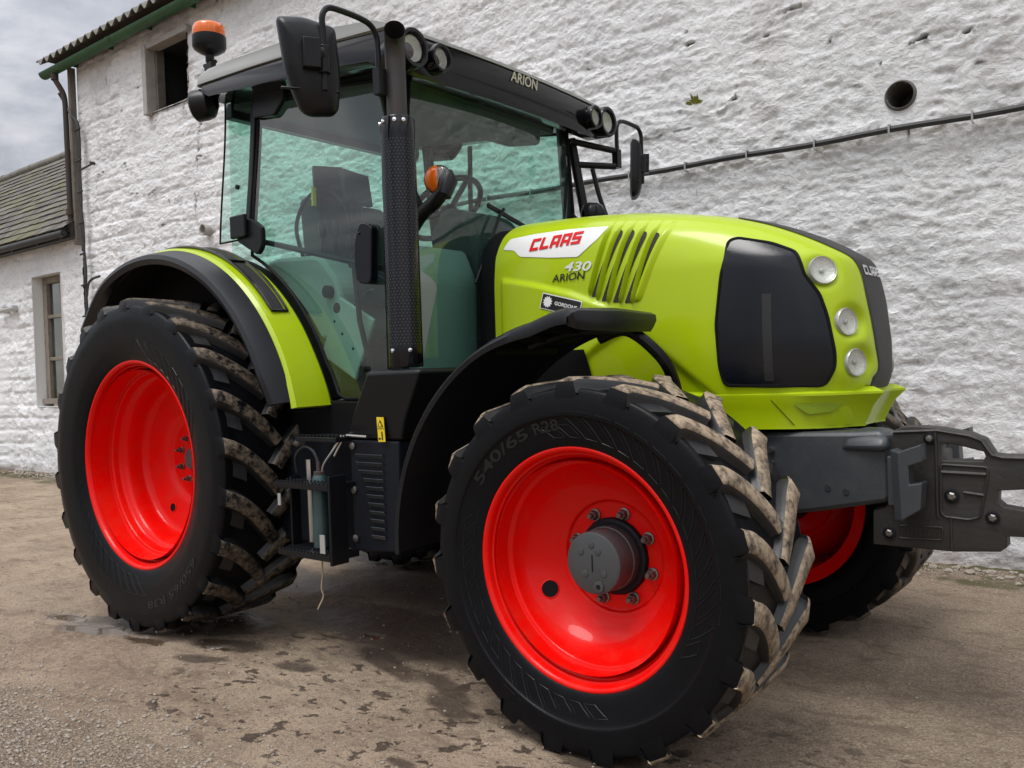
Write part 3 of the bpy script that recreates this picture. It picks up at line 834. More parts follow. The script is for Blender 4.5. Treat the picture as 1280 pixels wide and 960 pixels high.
# steps
b = MB()
ST = MB()
for z in (.762, .478):
    ST.box((1.175, -.925, z), (.345, .15, .026))
    for k in range(15): ST.box((1.02+.0225*k, -1.0, z+.016), (.010, .006, .010)); ST.box((1.02+.0225*k, -.95, z+.016), (.010, .006, .010))
ST.box((1.345, -.955, .63), (.014, .09, .36)); ST.box((1.003, -.90, .62), (.012, .05, .33))
ST.box((1.20, -.86, .95), (.26, .16, .020))
for k in range(11): ST.box((1.085+.024*k, -.925, .963), (.008, .02, .012))
SP = ST.build('cab_steps', 'black', T, bevel=.003)
MB().tube([(1.19, -.915, .478+.02), (1.19, -.915, .50), (1.19, -.915, .78), (1.19, -.915, .80)], [.030, .034, .034, .026], 20).build('hydraulic_accumulator', 'tube', SP, smooth=True, angle=40)
MB().tube([(1.19, -.915, .80), (1.19, -.915, .815)], .024, 14).tube([(1.185, -.915, .815), (1.185, -.915, .855)], .009, 10).build('valve', 'rust', SP, smooth=True, angle=40)
MB().tube(spline([(1.185, -.915, .85), (1.16, -.92, .90), (1.10, -.92, .915), (1.03, -.91, .87), (1.01, -.89, .80)], 6), .0065, 8).build('hose', 'cable', SP, smooth=True)
MB().tube([(1.11, -.90, .51), (1.105, -.90, .86)], .014, 10).build('strut', 'steel', SP, smooth=True)
MB().box((1.30, -1.002, .535), (.030, .004, .075)).build('reflective_tag', 'bezel', SP); MB().box((1.03, -1.002, .70), (.018, .004, .05)).build('reflective_tag', 'bezel', SP)
b = MB(); b.tube(spline([(1.30, -.88, .965), (1.26, -.90, .90), (1.215, -.91, .845), (1.20, -.91, .80)], 4), .0055, 8); b.tube([(1.33, -.88, .965), (1.45, -.88, .962)], .006, 8); b.tube([(1.315, -.88, .965), (1.27, -.90, .88)], .004, 6)
b.build('grab_rod', 'steel', SP, smooth=True)
MB().tube(spline([(.92, -.84, .93), (.97, -.87, .92), (1.01, -.88, .925), (1.05, -.89, .93)], 5), .008, 8).lathe([(.018, 0), (.018, .03), (.001, .03)], (1.02, -.89, .925), (1, 0, .3), 12).build('hose_coupling', 'nut', SP, smooth=True)
MB().tube(spline([(1.215, -.94, .465), (1.217, -.94, .40), (1.212, -.945, .335), (1.216, -.94, .30), (1.196, -.95, .255), (1.19, -.95, .245)], 5), .0035, 6).build('loose_string', 'rope', SP, smooth=True)

# louvred housing and exhaust base
b = MB(); b.prism([(1.322, .485), (1.585, .505), (1.60, .60), (1.61, .945), (1.322, .945)], -.86, -.42)
LB = b.build('side_housing', 'dark', T, bevel=.008)
for k in range(11):
    z = .882-.0325*k; x0 = 1.368+.058*ss(1, 4, k)+.022*ss(4, 9, k)
    q = MB(); ang = .55
    q.box(((x0+1.525)/2, -.868, z), (1.525-x0, .003, .017), (R_(32), 0, 0)); q.build('louvre', 'grey', LB)
b = MB()
for z in (.92, .74, .54):
    b.lathe([(.016, 0), (.016, .008), (.010, .012), (.001, .012)], (1.345, -.862, z), (0, -1, 0), 14)
b.build('bolt', 'nut', LB, smooth=True, angle=40)
b = MB(); b.loft([[(1.30, -.858, .95), (1.625, -.858, .95), (1.64, -.46, .95), (1.30, -.46, .95)], [(1.35, -.872, 1.03), (1.66, -.872, 1.03), (1.68, -.48, 1.03), (1.34, -.48, 1.03)],
        [(1.485, -.90, 1.215), (1.775, -.90, 1.215), (1.76, -.60, 1.215), (1.46, -.60, 1.215)], [(1.492, -.885, 1.228), (1.765, -.885, 1.228), (1.75, -.62, 1.228), (1.47, -.62, 1.228)]])
EB = b.build('exhaust_housing', 'black', T, bevel=.012, smooth=True, angle=30)
# warning label
wl = MB().box((1.532, -.878, .992), (.040, .002, .098), (.06, 0, 0)).build('warning_label', 'yellow', EB)
g = MB()
def wl2(x, z): return (1.532+x, -.8805-z*.06, .992+z)
g.add([wl2(-.016, .010), wl2(.016, .010), wl2(0, .040)], [(0, 1, 2)]); g.add([wl2(-.016, -.04), wl2(-.004, -.04), wl2(-.004, -.033), wl2(-.016, -.033)], [(0, 1, 2, 3)])
g.add([wl2(.002, -.042), wl2(.009, -.042), wl2(.009, -.008), wl2(.002, -.008)], [(0, 1, 2, 3)]); g.add([wl2(-.019, .0025), wl2(.019, .0025), wl2(.019, .0045), wl2(-.019, .0045)], [(0, 1, 2, 3)])
g.build('label_marks', 'blacktxt', EB, recalc=False)
g = MB(); g.add([(1.532-.010, -.8825, 1.0045), (1.532+.010, -.8825, 1.0045), (1.532, -.8835, 1.0225)], [(0, 1, 2)]); g.build('label_marks', 'yellow', EB, recalc=False)

# exhaust stack (leans a touch backwards like the pillar behind it)
EXX, EXY = 1.628, -.82
EX = MB().lathe([(.066, 1.235), (.068, 1.24), (.068, 1.315), (.0675, 1.32), (.0675, 2.13), (.068, 2.14), (.068, 2.202), (.065, 2.208), (.052, 2.21), (.045, 2.202)], (EXX, EXY, 0), (0, 0, 1), 48).build('exhaust_guard', 'gloss', T, smooth=True, angle=30)
# perforated sleeve: many small holes as one stippled part
b = MB(); rows = 70; cols = 30
for i in range(rows):
    z = 1.325+.0120*i
    if z > 2.125: break
    for k in range(cols):
        a = 2*PI*(k+(i % 2)*.5)/cols; r = .0681; da = .058; dz = .0030
        pts = []
        for q in range(6):
            aa = a+da*math.cos(q*PI/3)*.75; pts.append((EXX+r*math.cos(aa), EXY+r*math.sin(aa), z+dz*math.sin(q*PI/3)))
        b.add(pts, [tuple(range(6))])
b.build('perforation', paint('perforation_metal', (.045, .048, .058), .4, metal=.3, var=.3), EX)
for a in (-2.35, -1.75, -.95, -.45):
    MB().lathe([(.009, 0), (.008, .006), (.001, .008)], (EXX+.067*math.cos(a), EXY+.067*math.sin(a), 2.188), (math.cos(a), math.sin(a), 0), 12).build('rivet', 'chrome', EX, smooth=True, angle=40)
for a in (-1.60, -.55):
    MB().lathe([(.009, 0), (.008, .006), (.001, .008)], (EXX+.067*math.cos(a), EXY+.067*math.sin(a), 1.300), (math.cos(a), math.sin(a), 0), 12).build('rivet', 'chrome', EX, smooth=True, angle=40)

pp = [(1.478, -.68, 2.20), (1.478, -.68, 2.50), (1.474, -.682, 2.555), (1.462, -.69, 2.60), (1.455, -.70, 2.62)]
o = MB().tube([(EXX, EXY, z) for z in (2.15, 2.25, 2.35, 2.43)]+[(EXX+.004, EXY-.004, 2.47), (EXX+.015, EXY-.015, 2.502), (EXX+.032, EXY-.030, 2.520), (EXX+.055, EXY-.052, 2.528)], [.0405]*8, 28, cap=False)
o.tube([(EXX+.055, EXY-.052, 2.528), (EXX+.032, EXY-.030, 2.520), (EXX+.015, EXY-.015, 2.502), (EXX+.004, EXY-.004, 2.47), (EXX, EXY, 2.43), (EXX, EXY, 2.33)], [.0398, .038, .037, .036, .035, .03], 28, cap=False, mi=1)
o.build('exhaust_pipe', [paint('exhaust_pipe_metal', (.05, .047, .046), .42, metal=.5, var=.3, dirt=.4, dirtcol=(.06, .045, .035)), 'void'], EX, smooth=True, angle=50)

# ------------------------------------------------------------------ front frame and linkage
def plate(poly, y0, y1): return MB().prism(poly, y0, y1)
b = MB(); pl = [(2.72, .955), (3.19, .966), (3.275, .972), (3.29, .93), (3.29, .74), (3.02, .685), (2.72, .65)]
b.prism(rnd_poly(pl, .02, 2), -.31, -.17); b.prism(rnd_poly([(2.72, .93), (3.06, .93), (3.06, .70), (2.72, .66)], .02, 2), -.18, .31)
FR = b.build('front_frame', 'grey', T, bevel=.018, smooth=True, angle=30)
MB().loft([[(3.13, -.318, .90), (3.295, -.345, .905), (3.295, -.17, .905), (3.13, -.17, .90)], [(3.15, -.318, .94), (3.285, -.335, .945), (3.285, -.175, .945), (3.15, -.175, .94)], [(3.17, -.27, .973), (3.26, -.27, .975), (3.26, -.18, .975), (3.17, -.18, .973)]]).build('frame_shoulder', 'grey', FR, bevel=.02, smooth=True, angle=50)
b = MB()
for x, z in ((2.90, .90), (2.90, .855)): b.tube([(x, -.31, z), (x, -.335, z)], .010, 8)
b.build('bolt', 'steel', FR, smooth=True)
b = MB()
for x, z in ((3.09, .775), (3.15, .765)): b.tube([(x, -.309, z), (x, -.3125, z)], .011, 12)
b.build('bolt_hole_dark', 'void', FR, smooth=True)  # thin near-black discs paint the dark of bolt holes
for s in (-1, 1):
    b = MB(); c_ = [(3.338, .912), (3.405, .937), (3.407, .883), (3.368, .868), (3.370, .812), (3.407, .820), (3.400, .735), (3.345, .698)]
    b.prism(c_, s*.40, s*.33); b.loft([[(3.338, s*.40, .912), (3.345, s*.40, .698), (3.345, s*.33, .698), (3.338, s*.33, .912)], [(3.312, s*.385, .918), (3.320, s*.385, .692), (3.320, s*.31, .692), (3.312, s*.31, .918)]])
    b.box((3.31, s*.30, .81), (.05, .05, .16))
    b.build('linkage_bracket', 'grey', FR, bevel=.004)
HP = [(3.288, .94), (3.299, .97), (3.329, .984), (3.379, .985), (3.443, .98), (3.522, .965), (3.561, .948), (3.587, .903), (3.611, .9), (3.664, .9), (3.80, .9), (3.95, .89), (3.95, .80), (3.722, .806), (3.644, .797), (3.595, .792), (3.592, .759), (3.608, .744), (3.72, .728), (3.95, .73), (3.95, .66), (3.718, .658), (3.614, .654), (3.614, .621), (3.596, .606), (3.466, .593), (3.226, .594), (3.229, .707), (3.261, .715), (3.282, .738)]
H1 = [(3.439, .93), (3.47, .931), (3.512, .921), (3.558, .909), (3.563, .895), (3.555, .88), (3.52, .879), (3.445, .879), (3.438, .89)]
def holed(outer, holes, y0, y1):
    """flat plate with holes, extruded"""
    cu = bpy.data.curves.new('p', 'CURVE'); cu.dimensions = '2D'; cu.fill_mode = 'BOTH'; cu.extrude = abs(y1-y0)/2; cu.bevel_depth = .004; cu.bevel_resolution = 2; cu.offset = -.004
    for pl in [outer]+holes:
        sp = cu.splines.new('POLY'); sp.points.add(len(pl)-1); sp.use_cyclic_u = True
        for i, (x, z) in enumerate(pl): sp.points[i].co = (x, z, 0, 1)
    o = bpy.data.objects.new('p', cu); COL.objects.link(o); dg = bpy.context.evaluated_depsgraph_get()
    me = bpy.data.meshes.new_from_object(o.evaluated_get(dg))
    bm = bmesh.new(); bm.from_mesh(me)
    vs = [(v.co.x, (y0+y1)/2-v.co.z, v.co.y) for v in bm.verts]; fs = [tuple(v.index for v in f.verts) for f in bm.faces]; bm.free(); bpy.data.objects.remove(o)
    return MB().add(vs, fs)
LKG = holed(HP, [H1], -.285, -.225).build('front_linkage', 'cast', T, smooth=True, angle=30)
# raised rims, pocket lines, boss and bolts
b = MB()
yq = -.2935
def rib(pts, r=.004, closed=False, yy=yq): b.tube([(x, yy+.002, z) for x, z in pts], r, 6, closed=closed)
rib(rnd_poly([(3.437, .866), (3.568, .862), (3.567, .833), (3.544, .709), (3.516, .698), (3.445, .702), (3.434, .716)], .01), .0045, True)
rib([(3.439, .842), (3.564, .840)], .007); rib([(3.50, .782), (3.556, .776)], .006); rib([(3.424, .975), (3.424, .70)], .005); rib([(3.462, .697), (3.462, .60)], .004)
rib([(3.30, .965), (3.43, .972), (3.52, .957), (3.553, .943), (3.58, .90), (3.61, .893), (3.85, .893)], .006)
rib(rnd_poly([(3.308, .664), (3.437, .668), (3.436, .628), (3.307, .623)], .006), .003, True)
for k in range(9): rib([(3.322+.0125*k, .655), (3.318+.0125*k, .634)], .002)
b.build('cast_ribs', 'cast', LKG, smooth=True)
for i, (x, z) in enumerate([(3.408, .947), (3.466, .768), (3.578, .709), (3.278, .637)]):
    g = MB(); r = .020 if i != 1 else .022
    g.lathe([(r, 0), (r, .006), (r*.8, .007), (r*.8, .001)], (x, -.289, z), (0, -1, 0), 20)
    o = g.build('bolt_boss', 'dark', LKG, smooth=True, angle=40)
    MB().lathe([(r*.62, 0), (r*.62, .010 if i else .012), (r*.4, .014 if i else .02), (.001, .014 if i else .021)], (x, -.289, z), (0, -1, 0), 6 if i else 20).build('bolt', 'nut', o, smooth=True, angle=30)
b = MB(); b.tube([(3.46, -.21, .768), (3.46, .21, .768)], .035, 16); b.box((3.33, 0, .78), (.08, .44, .18)); b.tube([(3.28, -.2, .637), (3.28, .2, .637)], .03, 14)
b.build('linkage_crossmember', 'cast', LKG, bevel=.008)
b = MB(); b.tube([(3.712, -.245, .93), (3.712, -.245, .57)], .011, 10); b.tube([(3.70, -.25, .912), (3.73, -.25, .912)], .022, 10)
b.build('link_pin', 'rust', LKG, smooth=True)
b = MB(); pth = [(3.712+.014*math.cos(t), -.262, .575-.02+.02*math.sin(t)-.00*t) for t in [i*.5 for i in range(13)]]
b.tube(pth, .0035, 6); b.tube(spline([(3.70, -.262, .575), (3.715, -.262, .54), (3.70, -.262, .51), (3.722, -.262, .49)], 5), .003, 6)
b.build('safety_clip', 'rust', LKG, smooth=True)

# ------------------------------------------------------------------ cab
ZT = 2.56
def gy(z):     # cab side plane leans inward towards the roof
    return .695-.0*(z)+(-.085)*ss(1.7, 2.7, z)*1.0
def cabp(x, z, s=-1, off=0): return (x, s*(gy(z)+off), z)
def glasspoly(name, pts, s, parent, off=0):
    vs, fs, bd = ringfill(pts, lambda a, c: cabp(a, c, s, off), 6, .06)
    return MB().add(vs, fs).build(name, 'glass', parent, smooth=True), bd
fendarc = []
for k in range(12):
    a = R_(10+56*k/11); fendarc.append((1.085*math.sin(a)+.01, .83+1.085*math.cos(a)))
CF = MB()
for s in (-1, 1):
    # A pillar, hinge post, rear post
    CF.loft([[(1.405, s*.700, 1.10), (1.455, s*.665, 1.10), (1.44, s*.62, 1.10), (1.395, s*.65, 1.10)], [(1.415, s*.695, 1.7), (1.46, s*.66, 1.7), (1.445, s*.615, 1.7), (1.405, s*.645, 1.7)], [(1.42, s*.625, 2.5), (1.465, s*.59, 2.5), (1.45, s*.545, 2.5), (1.41, s*.575, 2.5)]])
    CF.loft([[(.42, s*.705, 1.86), (.455, s*.705, 1.86), (.455, s*.655, 1.86), (.42, s*.655, 1.86)], [(.42, s*(gy(2.2)+.01), 2.2), (.455, s*(gy(2.2)+.01), 2.2), (.455, s*(gy(2.2)-.04), 2.2), (.42, s*(gy(2.2)-.04), 2.2)], [(.42, s*(gy(2.62)+.01), 2.64), (.455, s*(gy(2.62)+.01), 2.64), (.455, s*(gy(2.62)-.04), 2.64), (.42, s*(gy(2.62)-.04), 2.64)]])
    CF.box((.93, s*.60, 2.585), (1.1, .06, .05), (0, R_(6), 0))
CF.box((1.46, 0, 1.10), (.05, 1.2, .10)); CF.box((.16, 0, 2.60), (.06, 1.16, .08)); CF.box((.30, 0, 1.66), (.10, 1.25, .10))
CFo = CF.build('cab_frame', 'black', T, bevel=.006)
MB().box((.85, 0, 1.085), (1.25, 1.26, .04)).box((.62, 0, 1.25), (.7, 1.22, .26)).build('cab_floor', 'seat', T, bevel=.02)
for s in (-1, 1):
    # door: glass with a black rubber edge, hinges and handle
    dp = [(.465, 2.60)]+[p for p in fendarc if p[0] > .47]+[(1.035, 1.22), (1.075, 1.13), (1.12, 1.108), (1.375, 1.106), (1.40, 1.14), (1.412, 2.44), (1.39, 2.47)]
    D, bd = glasspoly('cab_door', dp, s, T)
    MB().tube(bd, .0085, 6, closed=True).build('door_seal', 'liner', D, smooth=True)
    b = MB(); b.prism(rnd_poly([(.40, 1.885), (.56, 1.80), (.60, 1.84), (.60, 1.93), (.54, 1.97), (.40, 2.01)], .02), s*.700, s*.728)
    b.build('door_hinge', 'black', D, bevel=.006); b = MB()
    b.prism(rnd_poly([(.455, 2.49), (.62, 2.47), (.69, 2.53), (.70, 2.60), (.455, 2.62)], .02), s*(gy(2.55)+.006), s*(gy(2.55)+.03))
    b.build('door_hinge', 'black', D, bevel=.006)
    MB().box((.44, s*.740, 1.95), (.12, .022, .11)).build('hinge_cover', 'black', D, bevel=.006)
    b = MB(); b.prism(rnd_poly([(1.275, 1.60), (1.36, 1.59), (1.375, 1.84), (1.30, 1.86), (1.268, 1.78), (1.262, 1.68)], .03), s*.700, s*.745)
    b.lathe([(.008, 0), (.007, .006), (.001, .006)], (1.30, s*.745, 1.81), (0, s, 0), 10)
    b.build('door_handle', 'gloss', D, bevel=.008)
    b = MB(); b.tube([cabp(.50, 1.88, s, -.03), cabp(1.36, 1.66, s, -.03)], .014, 10)
    b.tube([cabp(1.16, 1.75, s, -.035), cabp(1.19, 1.45, s, -.035), cabp(1.25, 1.24, s, -.035)], .012, 8); b.tube([cabp(1.25, 1.24, s, -.03), cabp(1.25, 1.235, s, .02)], .016, 10)
    b.tube([cabp(1.18, 1.22, s, -.035), cabp(1.25, 1.24, s, -.035)], .012, 8)
    b.build('inner_grab_rail', 'black', D, smooth=True)
    q, bd = glasspoly('quarter_window', [(.20, 1.90), (.42, 1.90), (.42, 2.62), (.18, 2.64)], s, T)
    MB().tube(bd, .005, 6, closed=True).build('window_seal', 'liner', q, smooth=True)
    MB().lathe([(.012, 0), (.012, .012), (.001, .014)], cabp(.33, 2.17, s, 0), (0, s, 0), 14).build('window_bolt', 'black', q, smooth=True)
# windscreen, curved in plan, and rear window
def wsx(y, z): return 1.462+.055*(1-(y/.66)**2)-.02*ss(1.9, 2.6, z)*0
rings = []
for k in range(15):
    z = 1.06+(2.50-1.06)*k/14; wy = .652-.075*ss(1.7, 2.7, z)
    rings.append([(wsx(wy*u, z), wy*u, z) for u in [i/12 for i in range(-12, 13)]])
WS = MB().loft(rings, closed=False, cap=False).build('windscreen', 'glass', T, smooth=True)
ed = [r[0] for r in rings]+rings[-1][1:]+[r[-1] for r in rings[::-1]][1:]
MB().tube(ed, .009, 6).build('windscreen_seal', 'liner', WS, smooth=True)
MB().tube([(1.56, -.30, 1.60), (1.552, -.10, 1.93), (1.551, -.07, 1.96)], .008, 8).box((1.538, .10, 1.90), (.012, .56, .018), (R_(-14), 0, 0)).build('wiper', 'black', WS, smooth=True)
MB().add([(.17, -.60, 1.75), (.17, .60, 1.75), (.16, .58, 2.6), (.16, -.58, 2.6)], [(0, 1, 2, 3)]).build('rear_window', 'glass', T)

# roof
def roofring(y):
    t = abs(y)/.765; q = 1-.0*t
    bow = .035*(1-t*t)-.05*ss(.86, 1, t)
    dz = -.010*ss(.85, 1, t)
    rb = .05*ss(.9, 1, t)
    return bow, dz, rb
def roofpart(name, prof, mat, w=.765, parent=T, ang=40):
    rings = []; ys = [-w, -w*.985, -w*.95, -w*.8, -w*.5, -w*.25, 0, w*.25, w*.5, w*.8, w*.95, w*.985, w]
    cx = sum(p[0] for p in prof)/len(prof); cz = sum(p[1] for p in prof)/len(prof)
    for y in ys:
        t = abs(y)/w; bow = .04*(1-t*t); k = .0 if t < .94 else (.10 if t < .96 else (.32 if t < .99 else .75)); k *= .35
        rings.append([(cx+(x-cx)*(1-k*.25)+(bow if x > 1.2 else 0), y, cz+(z-cz)*(1-k)) for x, z in prof])
    return MB().loft(rings).build(name, mat, parent, smooth=True, angle=ang, bevel=0)
low = [(.16, 2.66), (.22, 2.625), (.6, 2.585), (1.2, 2.515), (1.44, 2.475), (1.52, 2.425), (1.575, 2.422), (1.60, 2.46), (1.602, 2.56), (1.575, 2.605), (1.2, 2.655), (.6, 2.70), (.16, 2.73)]
RF = roofpart('cab_roof', low, 'gloss')
upp = [(.145, 2.685), (.6, 2.665), (1.2, 2.625), (1.595, 2.585), (1.592, 2.60), (1.50, 2.645), (1.25, 2.695), (.9, 2.735), (.5, 2.755), (.25, 2.755), (.155, 2.73)]
roofpart('roof_shell', upp, 'roof', .772, RF)
fonttext('ARION', lambda s, t: (1.604+.041*(1-((-.105+.21*s)/.765)**2)+.001, -.105+.21*s, 2.528+.048*t), shear=.2, bold=.012).build('lettering', paint('roof_lettering_beige', (.45, .43, .33), .4, var=.03), RF, recalc=False)
MB().box((.8, 0, 2.545), (1.2, 1.15, .03), (0, R_(6.5), 0)).build('headlining', 'headlin', RF)
for s in (-1, 1):
    # paired roof lamps in a moulded pod
    for (y, r, z, nm) in ((.728, .078, 2.508, 'L'), (.583, .058, 2.500, 'S')):
        lx_ = 1.622 if nm == 'L' else 1.638
        h = MB().lathe([(r*.8, -.12), (r*1.0, -.05), (r*1.03, .018), (r*.98, .030), (r*.80, .030), (r*.74, .012)], (lx_, s*y, z), (1, 0, 0), 36).build('work_lamp', 'gloss', T, smooth=True, angle=35)
        rl = .050 if nm == 'L' else .042
        MB().lathe([(rl*1.08, .012), (rl*.9, -.01), (rl*.5, -.03), (.001, -.034)], (lx_, s*y, z), (1, 0, 0), 32).build('reflector', 'reflector', h, smooth=True)
        MB().lathe([(rl*1.1, .014), (rl*.8, .022), (rl*.4, .027), (.001, .028)], (lx_, s*y, z), (1, 0, 0), 32).build('lamp_lens', 'lens', h, smooth=True)
        MB().lathe([(r*.76, .010), (rl*1.06, .013)], (lx_, s*y, z), (1, 0, 0), 32).build('bezel', 'black', h, smooth=True)
    # rear work lamp under the back corner
    h = MB().lathe([(.03, 0), (.07, .03), (.078, .06), (.078, .11), (.066, .12), (.001, .12)], (.215, s*.685, 2.61), (-.75, s*.45, -.1), 28).box((.24, s*.66, 2.65), (.12, .10, .05)).build('rear_work_lamp', 'black', T, smooth=True, angle=35)
MB().tube([(.22, -.68, 2.70), (.17, -.72, 2.72), (.14, -.70, 2.68)], .008, 6).build('lamp_cable', 'cable', RF, smooth=True)

# amber beacon on a bent stalk
bx, by = .135, -.66
k_ = MB().tube(spline([(.27, -.70, 2.735), (.24, -.71, 2.725), (.20, -.70, 2.75), (.16, -.67, 2.80), (bx, by, 2.85)], 5), .011, 10)
k_.box((.27, -.70, 2.715), (.07, .05, .03))
BS = k_.build('beacon_stalk', 'steel', T, smooth=True, angle=50)
b = MB(); b.lathe([(.012, -.10), (.016, -.09), (.016, -.05), (.022, -.04), (.022, -.01), (.05, .003), (.076, .02), (.084, .035), (.084, .085), (.078, .088)], (bx, by, 2.88), (0, 0, 1), 32)
b.box((bx+.03, by-.02, 2.80), (.06, .03, .035)); b.tube([(bx-.05, by, 2.83), (bx+.05, by, 2.83)], .010, 8)
b.build('beacon_base', 'black', BS, smooth=True, angle=40)
MB().lathe([(.079, 0), (.081, .02), (.078, .045), (.070, .058), (.05, .066), (.001, .068)], (bx, by, 2.967), (0, 0, 1), 36).build('beacon_dome', 'amber', BS, smooth=True, angle=60)

# mirrors on both sides
for s in (-1, 1):
    arm = MB()
    if s > 0:
        arm.tube([(1.47, s*.63, 2.42), (1.60, s*.86, 2.385)], .018, 8); arm.tube([(1.47, s*.66, 2.30), (1.60, s*.86, 2.30)], .018, 8)
        arm.tube([(1.45, s*.66, 2.44), (1.50, s*.70, 2.02)], .026, 8); arm.tube(spline([(1.53, s*.74, 2.28), (1.55, s*.76, 2.15), (1.58, s*.78, 2.03), (1.60, s*.78, 1.99)], 4), .013, 8)
    else:
        arm.tube([(1.44, s*.66, 2.30), (1.50, s*.74, 2.25), (1.60, s*.87, 2.335)], .020, 8); arm.tube([(1.44, s*.64, 2.42), (1.52, s*.76, 2.40), (1.60, s*.87, 2.38)], .013, 8)
    arm.box((1.60, s*.88, 2.345), (.035, .040, .10))
    A_ = arm.build('mirror_arm', 'black', T, smooth=True, angle=50)
    loop = spline([(1.60, s*.885, 2.34), (1.60, s*.885, 2.47), (1.60, s*.89, 2.52), (1.60, s*.915, 2.552), (1.60, s*.97, 2.565), (1.60, s*1.08, 2.565), (1.60, s*1.13, 2.555), (1.60, s*1.155, 2.52), (1.60, s*1.155, 2.46), (1.60, s*1.155, 2.25)], 4)
    MB().tube(loop, .0115, 10).build('mirror_rod', 'black', A_, smooth=True)
    # head: n points forward and outward
    n = Vector((.87, s*.49, -.04)).normalized(); u = Vector((-n.y, n.x, 0)).normalized()*(-s); u = Vector((0, 0, 1)).cross(n).normalized()*s; w = n.cross(u).normalized()
    if w.z < 0: w = -w
    cc = Vector((1.60, s*1.155, 2.36))-n*.035; cc = cc+u*.048*(1 if (u.y*s) > 0 else -1)+Vector((0, 0, -.018))
    outl = rnd_poly([(-.113, .170), (-.02, .178), (.100, .152), (.112, .02), (.115, -.07), (.104, -.150), (.085, -.170), (.0, -.178), (-.035, -.160), (-.066, -.085), (-.088, -.01)], .022, 4)
    if (u.y*s) > 0: outl = [(-a, c) for a, c in outl]
    rings = []
    for kk, hh in ((.90, -.030), (1.0, -.022), (1.0, -.004), (.95, .010), (.82, .026), (.55, .036), (.2, .040)):
        rings.append([cc+u*(a*kk)+w*(c*kk)+n*hh for a, c in outl])
    mh = MB().loft(rings).build('mirror_head', 'black', T, smooth=True, angle=38)
    MB().add([cc+u*(a*.86)+w*(c*.86)-n*.0315 for a, c in outl], [tuple(range(len(outl)))]).build('mirror_glass', 'chrome', mh)
    g = MB(); 
    rings = []
    for a0 in (-.105, -.05, 0, .05, .105): rings.append([cc+u*a0+w*(-.088+dz)+n*hh for dz, hh in ((-.006, .012), (-.004, .033-.10*abs(a0)*.8), (.002, .033-.10*abs(a0)*.8), (.006, .012))])
    g.loft(rings)
    sg = -1 if (u.y*s) > 0 else 1
    q0 = cc+n*.036+w*.03+u*(-.0*sg)
    g.tube([q0, Vector((1.60, s*1.155, 2.38))], .030, 14); g.box(q0+n*.012, (.055, .062, .105), Matrix((n, u, w)).transposed()); g.tube([(1.60, s*1.155, 2.41), (1.60, s*1.155, 2.31)], .024, 14)
    g.build('mirror_clamp', 'black', mh, bevel=.006, smooth=True, angle=40)

# side indicators on curved arms
for s in (-1, 1):
    b = MB(); b.tube(spline([(1.46, s*.62, 1.78), (1.50, s*.615, 1.83), (1.55, s*.61, 1.88), (1.615, s*.605, 1.915), (1.66, s*.60, 1.955)], 5), [.030]*21, 10); b.tube(spline([(1.47, s*.62, 2.02), (1.50, s*.62, 1.99), (1.53, s*.62, 1.93), (1.55, s*.61, 1.89)], 4), .014, 8)
    b.lathe([(.02, -.075), (.050, -.065), (.060, -.04), (.060, .0)], (1.632, s*.60, 2.005), (.55, s*.80, 0), 28); b.tube([(1.655, s*.60, 1.935), (1.665, s*.575, 2.0), (1.66, s*.57, 2.04)], [.034, .04, .02], 10)
    I = b.build('indicator_arm', 'black', T, smooth=True, angle=50)
    d = Vector((.55, s*.80, 0)).normalized(); uu = Vector((0, 0, 1)).cross(d).normalized(); ww = Vector((0, 0, 1)); c0 = Vector((1.632, s*.60, 2.005))
    for half, mat, nm in ((0, 'amber', 'amber_lens'), (1, 'lens', 'clear_lens')):
        q = MB(); rings = []; sg = -1 if (half == 0) == (s < 0) else 1
        for rr, hh in ((.057, 0), (.056, .014), (.048, .027), (.030, .036), (.012, .039), (.001, .040)):
            rings.append([c0+d*hh+uu*(sg*rr*math.sin(PI*k/14))+ww*(rr*math.cos(PI*k/14)) for k in range(15)])
        q.loft(rings, closed=False, cap=False); q.build(nm, mat, I, smooth=True)
    MB().lathe([(.055, .002), (.03, -.012), (.001, -.016)], c0, d, 28).build('reflector', 'reflector', I, smooth=True)

# ---- cab interior
b = MB(); b.box((.62, 0, 1.50), (.52, .52, .16)); b.prism(rnd_poly([(.34, 1.5), (.52, 1.5), (.44, 2.15), (.28, 2.18)], .05), -.25, .25); b.prism(rnd_poly([(.30, 2.16), (.40, 2.16), (.37, 2.36), (.27, 2.36)], .03), -.14, .14)
b.box((.60, 0, 1.40), (.40, .40, .20))
b.build('driver_seat', 'seat', T, bevel=.04)
b = MB(); b.prism(rnd_poly([(.30, 1.38), (1.02, 1.38), (1.00, 1.62), (.86, 1.78), (.50, 1.80), (.30, 1.70)], .06), -.60, -.32)
b.prism(rnd_poly([(.20, 1.2), (.60, 1.2), (.55, 1.62), (.20, 1.75)], .06), .36, .60)
AR = b.build('armrest_console', 'interior', T, bevel=.02)
b = MB()
for x, z in ((.80, 1.80), (.70, 1.81), (.90, 1.72)): b.tube([(x, -.45, z-.02), (x+.01, -.45, z+.10)], [.008, .010], 8); b.lathe([(.016, 0), (.022, .04), (.018, .08), (.001, .09)], (x+.01, -.45, z+.08), (.1, 0, 1), 12)
b.lathe([(.03, 0), (.03, .025), (.001, .03)], (.93, -.60, 1.60), (0, -1, 0), 14); b.lathe([(.025, 0), (.025, .025), (.001, .03)], (1.0, -.60, 1.52), (0, -1, 0), 14)
b.build('control_levers', 'black', AR, smooth=True, angle=40)
